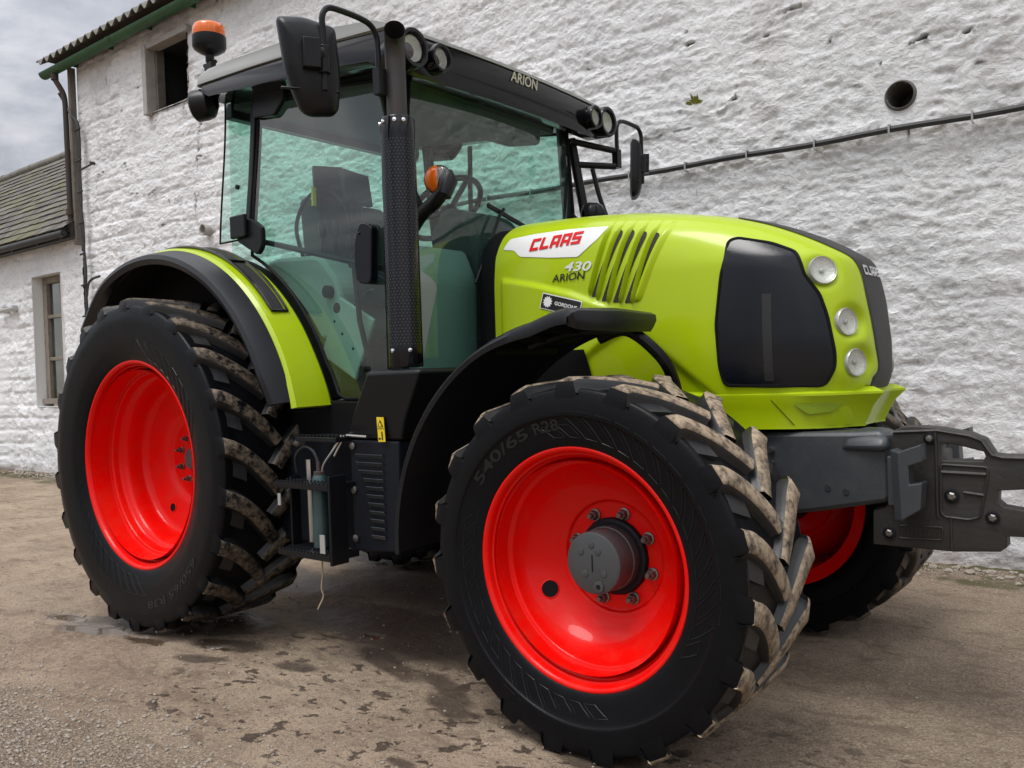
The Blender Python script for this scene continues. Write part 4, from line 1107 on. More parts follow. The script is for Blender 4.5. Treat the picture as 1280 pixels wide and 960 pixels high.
b = MB(); b.box((.80, -.30, 2.14), (.03, .21, .16), (0, R_(-8), R_(12))); b.tube([(.82, -.30, 2.06), (.84, -.32, 1.75)], .012, 8)
b.build('terminal_screen', 'black', T, bevel=.008)
b = MB(); b.box((.66, -.36, 2.17), (.03, .15, .19), (0, R_(-8), R_(-30))); b.build('phone_holder', 'gloss', T, bevel=.006)
b = MB(); b.prism(rnd_poly([(1.15, 1.10), (1.46, 1.10), (1.49, 1.78), (1.42, 1.95), (1.28, 2.00), (1.18, 1.90), (1.22, 1.5)], .05), -.19, .19)
DA = b.build('dashboard', 'seat', T, bevel=.03)
for q in (-1, 1): MB().prism(rnd_poly([(1.28, 1.10), (1.47, 1.10), (1.49, 1.62), (1.42, 1.78), (1.34, 1.74)], .05), q*.60, q*.20).build('front_trim', 'interior', DA, bevel=.02)

b = MB(); c0 = Vector((1.12, 0, 2.03)); nn = Vector((-.62, 0, .78)).normalized(); u1 = Vector((0, 1, 0)); u2 = nn.cross(u1)
b.tube([c0+.205*(u1*math.cos(t)+u2*math.sin(t)) for t in [2*PI*i/40 for i in range(40)]], .015, 10, closed=True)
for t in (0.5, 2.6, 4.7): b.tube([c0-nn*.03, c0+.2*(u1*math.cos(t)+u2*math.sin(t))], .014, 8)
b.lathe([(.05, -.06), (.055, -.02), (.001, -.01)], c0, nn, 20); b.tube([c0-nn*.03, c0-nn*.25+Vector((.05, 0, -.05))], .035, 12)
b.build('steering_wheel', 'black', DA, smooth=True, angle=50)
b = MB(); b.tube([(1.36, -.58, 1.22), (1.34, -.50, 1.50), (1.20, -.42, 1.70)], .012, 8)
for s in (-1, 1): b.tube(spline([(.95, s*.60, 1.15), (.90, s*.58, 1.6), (.80, s*.58, 2.0), (.82, s*.56, 2.5)], 5), .014, 8) if s > 0 else None
b.build('grab_handle', 'black', T, smooth=True)
b = MB(); b.tube(spline([(.62, -.50, 1.80), (.60, -.52, 1.95), (.66, -.50, 2.08), (.76, -.46, 2.12), (.86, -.42, 2.02), (.88, -.42, 1.88)], 6), .010, 8)
b.tube(spline([(.88, -.40, 1.76), (.90, -.42, 2.0), (.84, -.36, 2.12)], 6), .005, 6); b.tube(spline([(1.0, -.55, 1.50), (1.1, -.50, 1.60), (1.22, -.45, 1.52), (1.30, -.40, 1.62)], 6), .006, 6)
b.build('control_cable', 'black', T, smooth=True)
b = MB(); b.box((.74, -.52, 2.08), (.012, .02, .09)); b.build('fabric_strap', 'yellow', T)
b = MB(); b.prism(rnd_poly([(.95, 1.55), (1.22, 1.50), (1.25, 1.62), (1.02, 1.74)], .03), -.50, -.34); b.prism(rnd_poly([(.22, 1.75), (.60, 1.78), (.56, 1.92), (.25, 1.96)], .04), .30, .58)
b.build('side_console', 'black', AR, bevel=.012)
b = MB(); b.tube([(.36, .40, 1.9), (.36, .42, 2.25)], .012, 8); b.box((.36, .42, 2.30), (.05, .20, .12)); b.build('radio_mount', 'black', T, bevel=.01)
for q, (x, z) in enumerate(((.98, 1.46), (1.03, 1.40), (1.10, 1.33))): MB().lathe([(.016, 0), (.014, .02), (.001, .024)], (x, -.603, z), (0, -1, 0), 12).build('rocker_switch', 'black', AR, smooth=True)
MB().box((1.06, -.615, 1.38), (.26, .02, .30), (0, R_(28), 0)).build('door_pocket', 'interior', AR, bevel=.01)
MB().box((1.30, .0, 2.44), (.22, .9, .10), (0, R_(8), 0)).build('sun_blind', 'headlin', T, bevel=.02)
# ================================================================== BUILDINGS
WY = 2.29
CR = [  # cracks as polylines (x,z), depth width
    ([(-4.83, 4.42), (-4.66, 4.43), (-4.62, 4.30), (-4.53, 4.10), (-4.60, 3.95), (-4.64, 3.72), (-4.68, 3.50), (-4.70, 3.30), (-4.72, 3.10)], .012),
    ([(-4.64, 3.72), (-4.50, 3.70), (-4.40, 3.72)], .010),
    ([(1.72, 3.36), (1.78, 3.362), (1.86, 3.375), (1.92, 3.40)], .010), ([(1.30, 3.40), (1.40, 3.415)], .010), ([(1.95, 3.44), (2.05, 3.445), (2.14, 3.455)], .011),
    ([(1.90, 3.325), (2.06, 3.338)], .014), ([(2.78, 3.05), (2.86, 3.07), (3.01, 3.07)], .009), ([(1.575, 2.93), (1.66, 2.955), (1.72, 2.97)], .010), ([(1.69, 2.97), (1.70, 3.05)], .008),
    ([(3.05, 3.03), (3.12, 3.05), (3.30, 3.06)], .008), ([(1.24, 3.46), (1.35, 3.50)], .009), ([(-6.3, 3.9), (-6.2, 3.91), (-6.18, 3.78)], .010), ([(-6.9, 3.89), (-6.75, 3.90)], .010),
    ([(-5.7, 3.45), (-5.55, 3.47), (-5.50, 3.53)], .010), ([(-6.1, 3.52), (-5.95, 3.50)], .010), ([(2.66, 2.84), (2.60, 2.90), (2.62, 2.98)], .007), ([(2.30, 3.15), (2.34, 3.22)], .008),
    ([(2.75, 2.69), (2.755, 2.50)], .005), ([(2.78, 2.70), (2.82, 2.73)], .010),
]
def wallrelief(X, Z, seed=3):
    """outward relief of the limewashed rubble wall in metres, and how exposed the joints are"""
    wx = X+.10*(fbm(X*1.3, Z*1.3, seed+40, 3)-.5); wz = Z+.07*(fbm(X*1.7+5, Z*1.7, seed+50, 3)-.5)
    # random courses of rubble
    ch = .19; row = np.floor(wz/ch); fr = wz/ch-row
    off = vnoise(row*7.31+.5, row*0+.5, seed+9)*3.7; sw = .34+.22*vnoise(row*3.17+.5, row*0+1.5, seed+10)
    col = np.floor((wx+off)/sw); fc = (wx+off)/sw-col
    hs = vnoise(col*5.7+.3, row*9.1+.3, seed+12)
    ed = np.minimum(np.minimum(fr, 1-fr)*ch, np.minimum(fc, 1-fc)*sw)
    stone = sstep(0, .035, ed)*(.35+.65*hs)
    mask = sstep(.42, .68, fbm(X*.9, Z*.9, seed+60, 3))*(.25+.75*sstep(.5, -2.5, X))          # areas where the stones still read
    ed = ed+.02*(fbm(X*14, Z*14, seed+7, 3)-.5)
    h = .018*stone*mask+.006*hs*sstep(0, .06, ed)
    h = h+.030*(fbm(X*2.0, Z*3.0, seed, 3)-.5)
    h = h+.024*(fbm(X*6.5+.6*fbm(X*9, Z*9, seed+73, 3), Z*11+.8*fbm(X*7, Z*7, seed+74, 3), seed+1, 6, .66)-.5)
    h = h+.030*(fbm(X*8+2.5*Z+.4*fbm(X*5, Z*5, seed+71, 2), Z*17+1.5*fbm(X*4, Z*4, seed+72, 2), seed+2, 4, .62, True)-.6)*(.35+.7*fbm(X*1.2, Z*1.2, seed+70, 2))
    h = h+.012*(fbm(X*26+2*fbm(X*8, Z*8, seed+75, 2), Z*44, seed+4, 3, .6, True)-.6)*sstep(.35, .6, fbm(X*2.3, Z*2.3, seed+76, 2))
    joint = (1-sstep(0.0, .009, ed-.004*fbm(X*30, Z*30, seed+5, 2)))*sstep(.74, .84, fbm(X*4.1, Z*4.6, seed+80, 3))
    return h, joint
def cracks(X, Z, h, j):
    for pl, w in CR:
        for (a, b), (c, d) in zip(pl, pl[1:]):
            x0, x1, z0, z1 = min(a, c)-.05, max(a, c)+.05, min(b, d)-.05, max(b, d)+.05
            i0, i1 = np.searchsorted(X[0], (x0, x1)); k0, k1 = np.searchsorted(Z[:, 0], (z0, z1))
            if i1 <= i0 or k1 <= k0: continue
            xs = X[k0:k1, i0:i1]; zs = Z[k0:k1, i0:i1]
            t = np.clip(((xs-a)*(c-a)+(zs-b)*(d-b))/((c-a)**2+(d-b)**2), 0, 1)
            dd = np.hypot(xs-a-t*(c-a), zs-b-t*(d-b))+.030*(fbm(xs*22, zs*22, 90, 4, .6)-.5)
            g = (1-sstep(w*.25, w*.85, dd))*sstep(.40, .62, fbm(xs*12, zs*12, 91, 2))
            h[k0:k1, i0:i1] -= .022*g-.008*np.exp(-((dd-w*1.8)/w)**2); j[k0:k1, i0:i1] = np.maximum(j[k0:k1, i0:i1], g)
    return h, j
def gridobj(name, xs, ys, P, mat, parent=None, keep=None, attrs=None):
    nx, ny = len(xs), len(ys)
    V = P.reshape(-1, 3)
    I = np.arange(nx*ny).reshape(ny, nx); F = np.stack([I[:-1, :-1], I[:-1, 1:], I[1:, 1:], I[1:, :-1]], -1).reshape(-1, 4)
    if keep is not None: F = F[keep.reshape(-1)]
    me = bpy.data.meshes.new(name); me.vertices.add(len(V)); me.vertices.foreach_set('co', V.astype(np.float32).ravel())
    me.loops.add(len(F)*4); me.loops.foreach_set('vertex_index', F.astype(np.int32).ravel())
    me.polygons.add(len(F)); me.polygons.foreach_set('loop_start', np.arange(0, len(F)*4, 4, dtype=np.int32))
    me.polygons.foreach_set('use_smooth', np.ones(len(F), dtype=bool)); me.update(); me.validate()
    for k, a in (attrs or {}).items():
        at = me.attributes.new(k, 'FLOAT', 'POINT'); at.data.foreach_set('value', a.astype(np.float32).ravel())
    me.materials.append(mat); o = bpy.data.objects.new(name, me); COL.objects.link(o)
    if parent: o.parent = parent
    return o
def limewash():
    m, nt = newmat('limewashed_stone'); out = nt.nodes.new('ShaderNodeOutputMaterial'); p = nt.nodes.new('ShaderNodeBsdfPrincipled')
    LK(nt, p.outputs[0], out.inputs[0]); v = objco(nt)
    a = N(nt, 'ShaderNodeAttribute', _attribute_name='joint'); st = N(nt, 'ShaderNodeAttribute', _attribute_name='stain')
    n = noise(nt, 1.6, 10, .7, v)
    c = mixc(nt, ramp(nt, n, [(.3, 0.), (.7, 1.)]), (.70, .71, .725), (.88, .885, .895))
    n2 = noise(nt, 22, 10, .75, v)
    c = mixc(nt, ramp(nt, n2, [(.52, 0.), (.68, .45)]), c, (.38, .37, .36))
    c = mixc(nt, ramp(nt, noise(nt, 65, 6, .7, v), [(.60, 0.), (.72, .45)]), c, (.30, .27, .25))
    c = mixc(nt, st.outputs['Fac'], c, (.33, .27, .235))
    c = mixc(nt, a.outputs['Fac'], c, (.045, .035, .028))
    LK(nt, c, p.inputs['Base Color']); p.inputs['Roughness'].default_value = .82; p.inputs['Specular IOR Level'].default_value = .3
    b = N(nt, 'ShaderNodeBump', Strength=1.0, Distance=.022)
    rn = N(nt, 'ShaderNodeTexNoise', Scale=17., Detail=9., Roughness=.62, Distortion=.5); rn.noise_type = 'RIDGED_MULTIFRACTAL'; mpv = nt.nodes.new('ShaderNodeMapping'); mpv.inputs['Scale'].default_value = (1, 1, 1.7); mpv.inputs['Rotation'].default_value = (0, .35, 0); LK(nt, v, mpv.inputs[0]); LK(nt, mpv.outputs[0], rn.inputs['Vector'])
    h = math_(nt, 'ADD', noise(nt, 34, 14, .76, v, .4), math_(nt, 'MULTIPLY', rn.outputs['Fac'], .45))
    LK(nt, h, b.inputs['Height']); LK(nt, b.outputs[0], p.inputs['Normal']); return m
LW_ = limewash()
def lines(segs):
    out = [segs[0][0]]
    for a, b, d in segs:
        n = max(1, int(round((b-a)/d))); out += [a+(b-a)*(i+1)/n for i in range(n)]
    return np.array(out)

BARN = empty('stone_barn', (-7.4, WY, 0)); tag(BARN, 'tall limewashed stone barn with corrugated roof and green gutter behind the tractor', 'barn')
def bpar(o):
    o.parent = BARN; o.matrix_parent_inverse = Matrix.Translation((7.4, -WY, 0)); return o
xs = lines([(-7.42, -5.54, .020), (-5.54, -4.77, .02), (-4.77, -1.0, .017), (-1.0, 4.0, .011), (4.0, 9.0, .05)])
zs = lines([(-.05, 2.0, .014), (2.0, 4.40, .0125), (4.40, 5.12, .0145), (5.12, 5.46, .02)])
X, Z = np.meshgrid(xs, zs)
h, j = wallrelief(X, Z); h, j = cracks(X, Z, h, j)
kk = sstep(.22, .10, np.hypot(X-2.72, Z-2.76)); h = h*(1-kk)+.004*kk; j = j*(1-kk)
edge = sstep(0, .10, X+7.42); h = h*edge-.03*(1-edge)
# skirting swell at the foot, patches of lost limewash
h += .03*sstep(.35, 0, Z)*fbm(X*3, Z*3, 33, 3)
stain = sstep(.60, .72, fbm(X*1.5, Z*1.1, 21, 4))*.25*sstep(.4, .6, fbm(X*9, Z*9, 22, 4))
stain += .5*sstep(.14, 0, Z+.08*(fbm(X*6, Z*6, 23, 3)-.5))
dw = np.maximum(np.maximum(-5.6-X, X+4.72), np.maximum(4.22-Z, Z-5.2)); stain += .55*sstep(.12, 0, dw)*sstep(.4, .65, fbm(X*8, Z*8, 24, 4))
stain += .5*sstep(.2, 0, X+7.42)*sstep(.45, .6, fbm(X*5, Z*3, 25, 3)) + .7*sstep(5.30, 5.40, Z+.06*fbm(X*4, Z*4, 26, 3))
P = np.stack([X, WY-h, Z], -1)
xc = (xs[:-1]+xs[1:])/2; zc = (zs[:-1]+zs[1:])/2; XC, ZC = np.meshgrid(xc, zc)
keep = ~((XC > -5.54) & (XC < -4.77) & (ZC > 4.40) & (ZC < 5.12)) & ~(np.hypot(XC-2.72, ZC-2.76) < .078)
bpar(gridobj('front_wall', xs, zs, P, LW_, None, keep, {'joint': np.clip(j, 0, 1), 'stain': np.clip(stain, 0, .8)}))
b = MB(); b.add([(-7.42, WY+.03, 0), (-7.42, 8.3, 0), (-7.42, 8.3, 5.4), (-7.42, 5.3, 7.3), (-7.42, WY+.03, 5.4)], [(0, 1, 2, 3, 4)]); b.add([(9, WY, 0), (9, 8.3, 0), (9, 8.3, 5.4), (9, 5.3, 7.3), (9, WY, 5.4)], [(4, 3, 2, 1, 0)])
bpar(b.build('gable_wall', LW_))
# loft opening: recess box painted near-black for the dark inside
b = MB(); b.add([(-5.56, WY-.02, 4.38), (-4.75, WY-.02, 4.38), (-4.75, WY-.02, 5.14), (-5.56, WY-.02, 5.14), (-5.56, WY+.6, 4.38), (-4.75, WY+.6, 4.38), (-4.75, WY+.6, 5.14), (-5.56, WY+.6, 5.14)], [(4, 5, 6, 7), (0, 1, 5, 4), (2, 3, 7, 6), (1, 2, 6, 5), (3, 0, 4, 7)])
LO = bpar(b.build('loft_opening', 'void'))
b = MB(); b.box((-5.575, WY-.0, 4.76), (.085, .16, .80)); b.box((-5.15, WY+.01, 5.155), (.95, .15, .07))
o = b.build('stone_surround', 'stonesill', bevel=.008); o.parent = LO
b = MB(); b.box((-5.51, WY+.09, 4.76), (.05, .10, .76)); b.box((-4.79, WY+.09, 4.76), (.05, .1, .76)); b.box((-5.15, WY+.09, 4.40), (.8, .12, .04))
o = b.build('timber_frame', 'timber', bevel=.004); o.parent = LO
# round vent hole and clay pipe
b = MB(); b.lathe([(.092, .002), (.084, .020), (.078, .024), (.0745, .015), (.073, -.30), (.001, -.30)], (2.72, WY, 2.76), (0, -1, 0), 48)
bpar(b.build('round_vent', [paint('vent_mortar', (.10, .095, .09), .85, var=.4, bump=.5)], smooth=True, angle=60))
b = MB(); b.lathe([(.06, -.05), (.062, .10), (.058, .105), (.048, .10), (.046, -.04), (.001, -.04)], (-4.46, WY, 2.87), (0, -1, 0), 28)
bpar(b.build('waste_pipe', 'stonesill', smooth=True, angle=50))

# roof: corrugated fibre cement sheets, seen end-on under the eave
pit = .185; amp = .036; b = MB(); sl = math.tan(R_(32)); n = int((9.2+7.7)/pit*8)
rows = []
for (yy, dz) in ((1.98, 0), (5.3, 0)):
    for th in (0, .010): pass
def rp(x, y, t): return (x, y, 5.43+(y-1.98)*sl+amp*math.cos(2*PI*x/pit)+t)
xsr = [-7.80+16.9*i/n for i in range(n+1)]
b.loft([[rp(x, 5.3, .0) for x in xsr], [rp(x, 1.98, .0) for x in xsr], [rp(x, 1.98, .012) for x in xsr], [rp(x, 5.3, .012) for x in xsr]], closed=False, cap=False)
RFb = bpar(b.build('corrugated_roof', 'corr', smooth=True, angle=50))
b = MB(); b.add([(-7.8, 5.3, 7.55), (9.1, 5.3, 7.55), (9.1, 8.6, 5.45), (-7.8, 8.6, 5.45)], [(0, 1, 2, 3)]); o = b.build('rear_roof_slope', 'corr'); o.parent = RFb; o.matrix_parent_inverse = RFb.matrix_world.inverted() if False else Matrix.Identity(4)
def under(o, par, grand):
    """sub-part of a part of a building whose base is not at the world origin: keep world coordinates"""
    o.parent = par; o.matrix_parent_inverse = (grand @ par.matrix_parent_inverse).inverted() if False else Matrix.Identity(4); return o
# gutter
b = MB(); ring = lambda x, r: [(x, 2.10+r*math.cos(t), 5.345+r*math.sin(t)) for t in [PI+PI*i/10 for i in range(11)]]
b.loft([ring(-7.86, .072), ring(9.0, .072)], closed=False, cap=False); b.loft([ring(-7.86, .066), ring(9.0, .066)], closed=False, cap=False); b.add(ring(-7.86, .0721), [tuple(range(11))])
for x in (-6.1, -4.3, -2.5): b.loft([ring(x, .078), ring(x+.09, .078)], closed=False, cap=False)
for x in [-7.2+.9*i for i in range(17)]: b.box((x, 2.19, 5.33), (.02, .10, .05))
bpar(b.build('eaves_gutter', 'greengut', smooth=True, angle=50))
b = MB(); b.box((.8, 2.20, 5.415), (16.9, .03, .09)); b.box((.8, 2.12, 5.452), (16.9, .20, .015)); bpar(b.build('fascia_board', 'wood'))
# downpipe at the corner, kinked below the gutter
b = MB(); b.tube(spline([(-7.56, 2.10, 5.33), (-7.56, 2.10, 5.22), (-7.51, 2.14, 5.10), (-7.48, 2.17, 5.0), (-7.47, 2.18, 4.85)], 4)+[(-7.46, 2.18, 3.3)], .034, 12)
b.tube([(-7.46, 2.18, 3.52), (-7.46, 2.18, 3.44)], .050, 12); b.tube([(-7.46, 2.18, 3.34), (-7.46, 2.18, 3.22)], .055, 12); b.tube([(-7.56, 2.10, 5.30), (-7.56, 2.10, 5.20)], .046, 12)
bpar(b.build('downpipe', 'rust', smooth=True, angle=50))
b = MB(); b.box((-7.40, 2.24, 4.2), (.06, .08, 2.3)); bpar(b.build('corner_board', 'timber', bevel=.006))
# bundle of cables down the corner
b = MB()
for q in range(3):
    pth = spline([(-7.60+.01*q, 2.16, 5.05), (-7.52, 2.19, 4.92), (-7.36, 2.20, 4.72), (-7.23+.02*q, 2.20, 4.58), (-7.22+.025*q, 2.20, 4.2), (-7.20+.02*(1-q), 2.20, 3.7), (-7.21+.025*q, 2.20, 3.2), (-7.18+.02*(2-q), 2.20, 2.7), (-7.19+.02*q, 2.20, 2.2), (-7.18+.02*q, 2.20, 1.2), (-7.18, 2.20, .2)], 6)
    b.tube(pth, .014, 6)
for z in (4.5, 4.1, 3.7, 3.3, 2.9, 2.5, 2.1, 1.6, 1.1): b.tube([(-7.26, 2.19, z), (-7.13, 2.19, z+.01)], .012, 6)
b.tube([(-7.15, 2.19, 3.98), (-6.84, 2.20, 4.01)], .012, 6); b.tube([(-6.84, 2.16, 4.01), (-6.84, 2.22, 4.01)], .02, 6)
b.tube(spline([(-7.15, 2.20, 2.35), (-7.10, 2.20, 2.50), (-7.0, 2.2, 2.56), (-6.8, 2.2, 2.58)], 4), .016, 6)
bpar(b.build('cable_bundle', 'cable', smooth=True))
# long cable clipped along the wall
b = MB(); pth = [( -2.2+5.9*i/40+0, 2.235, 2.615-.0195*(-2.2+5.9*i/40)-.012*math.sin(i*.9)*.4-.018*math.sin(i/40*PI)) for i in range(60)]
b.tube(pth, .019, 8); CBL = bpar(b.build('wall_cable', 'cable', smooth=True))
for i in range(3, 58, 3):
    p = pth[i]; b = MB(); b.tube([(p[0], 2.26, p[2]-.034), (p[0], 2.210, p[2]-.034), (p[0]+.003, 2.205, p[2]+.022), (p[0], 2.25, p[2]+.024)], .006, 6)
    bpar(b.build('cable_clip', 'bezel', smooth=True))

# small fern rooted in the wall
fr = MB(); random.seed(3)
for k in range(11):
    a = -1.0+2.0*k/10+random.uniform(-.12, .12); L = .095*(1-.35*abs(a))*random.uniform(.8, 1.1); p = Vector((1.41+.02*a+random.uniform(-.01, .01), WY-.03, 2.985)); d = Vector((math.sin(a)*.8, -random.uniform(.15, .6), math.cos(a))).normalized()
    sd = d.cross(Vector((0, 1, .2))).normalized(); n_ = 6
    pts = [p+d*L*t/n_+Vector((0, -.01*(t/n_)**2, -.02*(t/n_)**2)) for t in range(n_+1)]; wv = [.002, .008, .0105, .010, .008, .005, .0006]
    for i in range(n_):
        for q in (-1, 1): fr.add([pts[i], pts[i+1], pts[i+1]+sd*q*wv[i+1]*(1 if i % 2 else .75)+Vector((0, .003, 0)), pts[i]+sd*q*wv[i]*(.75 if i % 2 else 1)+Vector((0, .003, 0))], [(0, 1, 2, 3)])
F_ = fr.build('wall_fern', paint('fern_leaf', (.20, .21, .02), .6, var=.5)); tag(F_, 'small green fern growing out of a crack in the white wall', 'fern')
F_.data.transform(Matrix.Translation((-1.41, -WY, -2.985))); F_.location = (1.41, WY, 2.985)

# ---- low outbuilding on the left
OB = empty('outbuilding', (-9.5, WY, 0)); tag(OB, 'low limewashed outbuilding with mossy slate roof left of the barn', 'outbuilding')
def opar(o):
    o.parent = OB; o.matrix_parent_inverse = Matrix.Translation((9.5, -WY, 0)); return o
xs = lines([(-16, -9.9, .08), (-9.9, -8.90, .02), (-8.90, -8.04, .02), (-8.04, -7.42, .02)]); zs = lines([(-.05, .93, .02), (.93, 2.76, .02), (2.76, 3.36, .02)])
X, Z = np.meshgrid(xs, zs); h, j = wallrelief(X, Z, 103); h *= 1.0
stain = .5*sstep(.16, 0, Z+.1*(fbm(X*5, Z*5, 31, 3)-.5))+.35*sstep(3.0, 3.3, Z+.3*(fbm(X*3, Z*3, 32, 3)-.5))
P = np.stack([X, WY+.01-h*1.1, Z], -1); xc = (xs[:-1]+xs[1:])/2; zc = (zs[:-1]+zs[1:])/2; XC, ZC = np.meshgrid(xc, zc)
keep = ~((XC > -8.90) & (XC < -8.04) & (ZC > .93) & (ZC < 2.76))
opar(gridobj('front_wall', xs, zs, P, LW_, None, keep, {'joint': np.clip(j, 0, 1)*.5, 'stain': np.clip(stain, 0, .8)}))
# window: reveals, sash frame, six panes and boards behind
b = MB(); y0, y1 = WY-.015, WY+.22
b.add([(-8.905, y0, .925), (-8.035, y0, .925), (-8.035, y0, 2.765), (-8.905, y0, 2.765), (-8.905, y1, .925), (-8.035, y1, .925), (-8.035, y1, 2.765), (-8.905, y1, 2.765)], [(0, 1, 5, 4), (1, 2, 6, 5), (2, 3, 7, 6), (3, 0, 4, 7)])
WN = opar(b.build('window', 'white'))
b = MB(); yy = WY+.17; x0, x1, z0, z1 = -8.90, -8.04, .97, 2.76
b.box(((x0+.06), yy, (z0+z1)/2), (.12, .09, z1-z0)); b.box((x1-.04, yy, (z0+z1)/2), (.08, .09, z1-z0)); b.box(((x0+x1)/2, yy, z1-.045), (x1-x0-.2, .09, .09)); b.box(((x0+x1)/2, yy-.03, z0+.03), (x1-x0, .16, .07))
b.box((-8.40, yy, (z0+z1)/2), (.045, .05, z1-z0-.15)); 
for z in (1.60, 2.20): b.box(((x0+x1)/2, yy-.005, z), (x1-x0-.2, .055, .05))
o = opar(b.build('window_frame', 'frame', bevel=.006))
o = opar(MB().add([(x0+.1, yy+.005, z0), (x1-.06, yy+.005, z0), (x1-.06, yy+.005, z1), (x0+.1, yy+.005, z1)], [(0, 1, 2, 3)]).build('window_pane', 'winglass'))
b = MB(); b.box((-8.58, yy+.30, 1.9), (.42, .02, 2.0)); o = opar(b.build('door_board', 'curtain'))
b = MB(); b.box((-8.23, yy+.22, 1.6), (.20, .03, 1.4)); opar(b.build('torn_sacking', paint('sacking_cloth', (.42, .42, .40), .9, var=.4, dirt=.6)))
b = MB(); b.box((-8.5, yy+.6, 1.8), (2.2, .02, 2.6)); opar(b.build('room_dark_sheet', 'void'))  # near-black sheet paints the unlit room behind the panes
b = MB(); b.tube([(-9.9, WY-.07, 2.35), (-9.35, WY-.07, 2.36)], .035, 8); b.box((-9.42, WY-.03, 2.36), (.05, .12, .09)); b.box((-9.7, WY-.03, 2.36), (.05, .12, .09))
opar(b.build('old_rail', 'bezel', bevel=.004))
# slate roof
def slatemat():
    m, nt = newmat('mossy_slate'); out = nt.nodes.new('ShaderNodeOutputMaterial'); p = nt.nodes.new('ShaderNodeBsdfPrincipled'); LK(nt, p.outputs[0], out.inputs[0])
    v = objco(nt); at = N(nt, 'ShaderNodeAttribute', _attribute_name='tone')
    c = mixc(nt, at.outputs['Fac'], (.045, .042, .045), (.13, .115, .11)); c = mixc(nt, ramp(nt, noise(nt, 2.2, 8, .7, v), [(.45, 0.), (.62, .75)]), c, (.13, .125, .045))
    c = mixc(nt, ramp(nt, noise(nt, 14, 8, .7, v), [(.55, 0.), (.7, .6)]), c, (.20, .19, .10)); LK(nt, c, p.inputs['Base Color']); p.inputs['Roughness'].default_value = .8
    b = N(nt, 'ShaderNodeBump', Strength=.5, Distance=.01); LK(nt, noise(nt, 30, 8, .7, v), b.inputs['Height']); LK(nt, b.outputs[0], p.inputs['Normal']); return m
sa = R_(42); b = MB(); tones = []; random.seed(5)
ey, ez = 2.08, 3.24; Ls = 3.5; cs = .21; nr = int(Ls/cs); 
for r in range(nr):
    d0 = r*cs; x = -16+random.uniform(0, .2)
    while x < -7.40:
        w = random.uniform(.20, .32); x2 = min(x+w, -7.40); l = .30+random.uniform(-.012, .012); jt = random.uniform(-.006, .006); lift = random.uniform(0, .010); ti = random.uniform(-.012, .012)
        def sp(xx, d, up): return (xx, ey+d*math.cos(sa)-up*math.sin(sa), ez+d*math.sin(sa)+up*math.cos(sa))
        q = [sp(x+.003, d0+jt-ti, .030+lift), sp(x2-.003, d0+jt+ti, .030+lift), sp(x2-.003, d0+l, .010), sp(x+.003, d0+l, .010)]
        q2 = [sp(x+.003, d0+jt-ti, .016+lift), sp(x2-.003, d0+jt+ti, .016+lift)]
        b.add(q+q2, [(0, 1, 2, 3), (4, 5, 1, 0)]); tones += [random.random()]*6; x = x2
b.add([(-16, ey, ez), (-7.4, ey, ez), (-7.4, ey+Ls*math.cos(sa), ez+Ls*math.sin(sa)), (-16, ey+Ls*math.cos(sa), ez+Ls*math.sin(sa))], [(0, 1, 2, 3)]); tones += [0]*4
me = bpy.data.meshes.new('slate_roof'); me.from_pydata(b.v, [], b.f); at = me.attributes.new('tone', 'FLOAT', 'POINT'); at.data.foreach_set('value', tones); me.materials.append(slatemat()); SR = bpy.data.objects.new('slate_roof', me); COL.objects.link(SR); opar(SR)
ry, rz = ey+Ls*math.cos(sa), ez+Ls*math.sin(sa)
b = MB()
for i in range(20): b.tube([(-16+.44*i, ry, rz+.02+random.uniform(-.01, .01)), (-16+.44*i+.43, ry, rz+.02+random.uniform(-.01, .01))], .09, 8)
opar(b.build('ridge_tiles', 'corr', smooth=True, angle=50))
b = MB(); b.add([(-16, ry, rz), (-7.4, ry, rz), (-7.4, ry+3, rz-2.2), (-16, ry+3, rz-2.2)], [(0, 1, 2, 3)]); opar(b.build('rear_roof_slope', 'corr'))
b = MB(); b.box((-11.7, 2.20, 3.19), (8.6, .10, .10)); b.tube([(-16, 2.07, 3.20), (-12, 2.06, 3.205), (-9, 2.07, 3.19), (-7.45, 2.08, 3.195)], .045, 10)
for x in (-7.9, -8.6, -9.4, -10.2): b.tube([(x, 2.05, 3.21), (x+.25, 2.12, 3.13), (x+.5, 2.06, 3.19)], .008, 6)
opar(b.build('eaves_gutter', 'cable', smooth=True, angle=50))

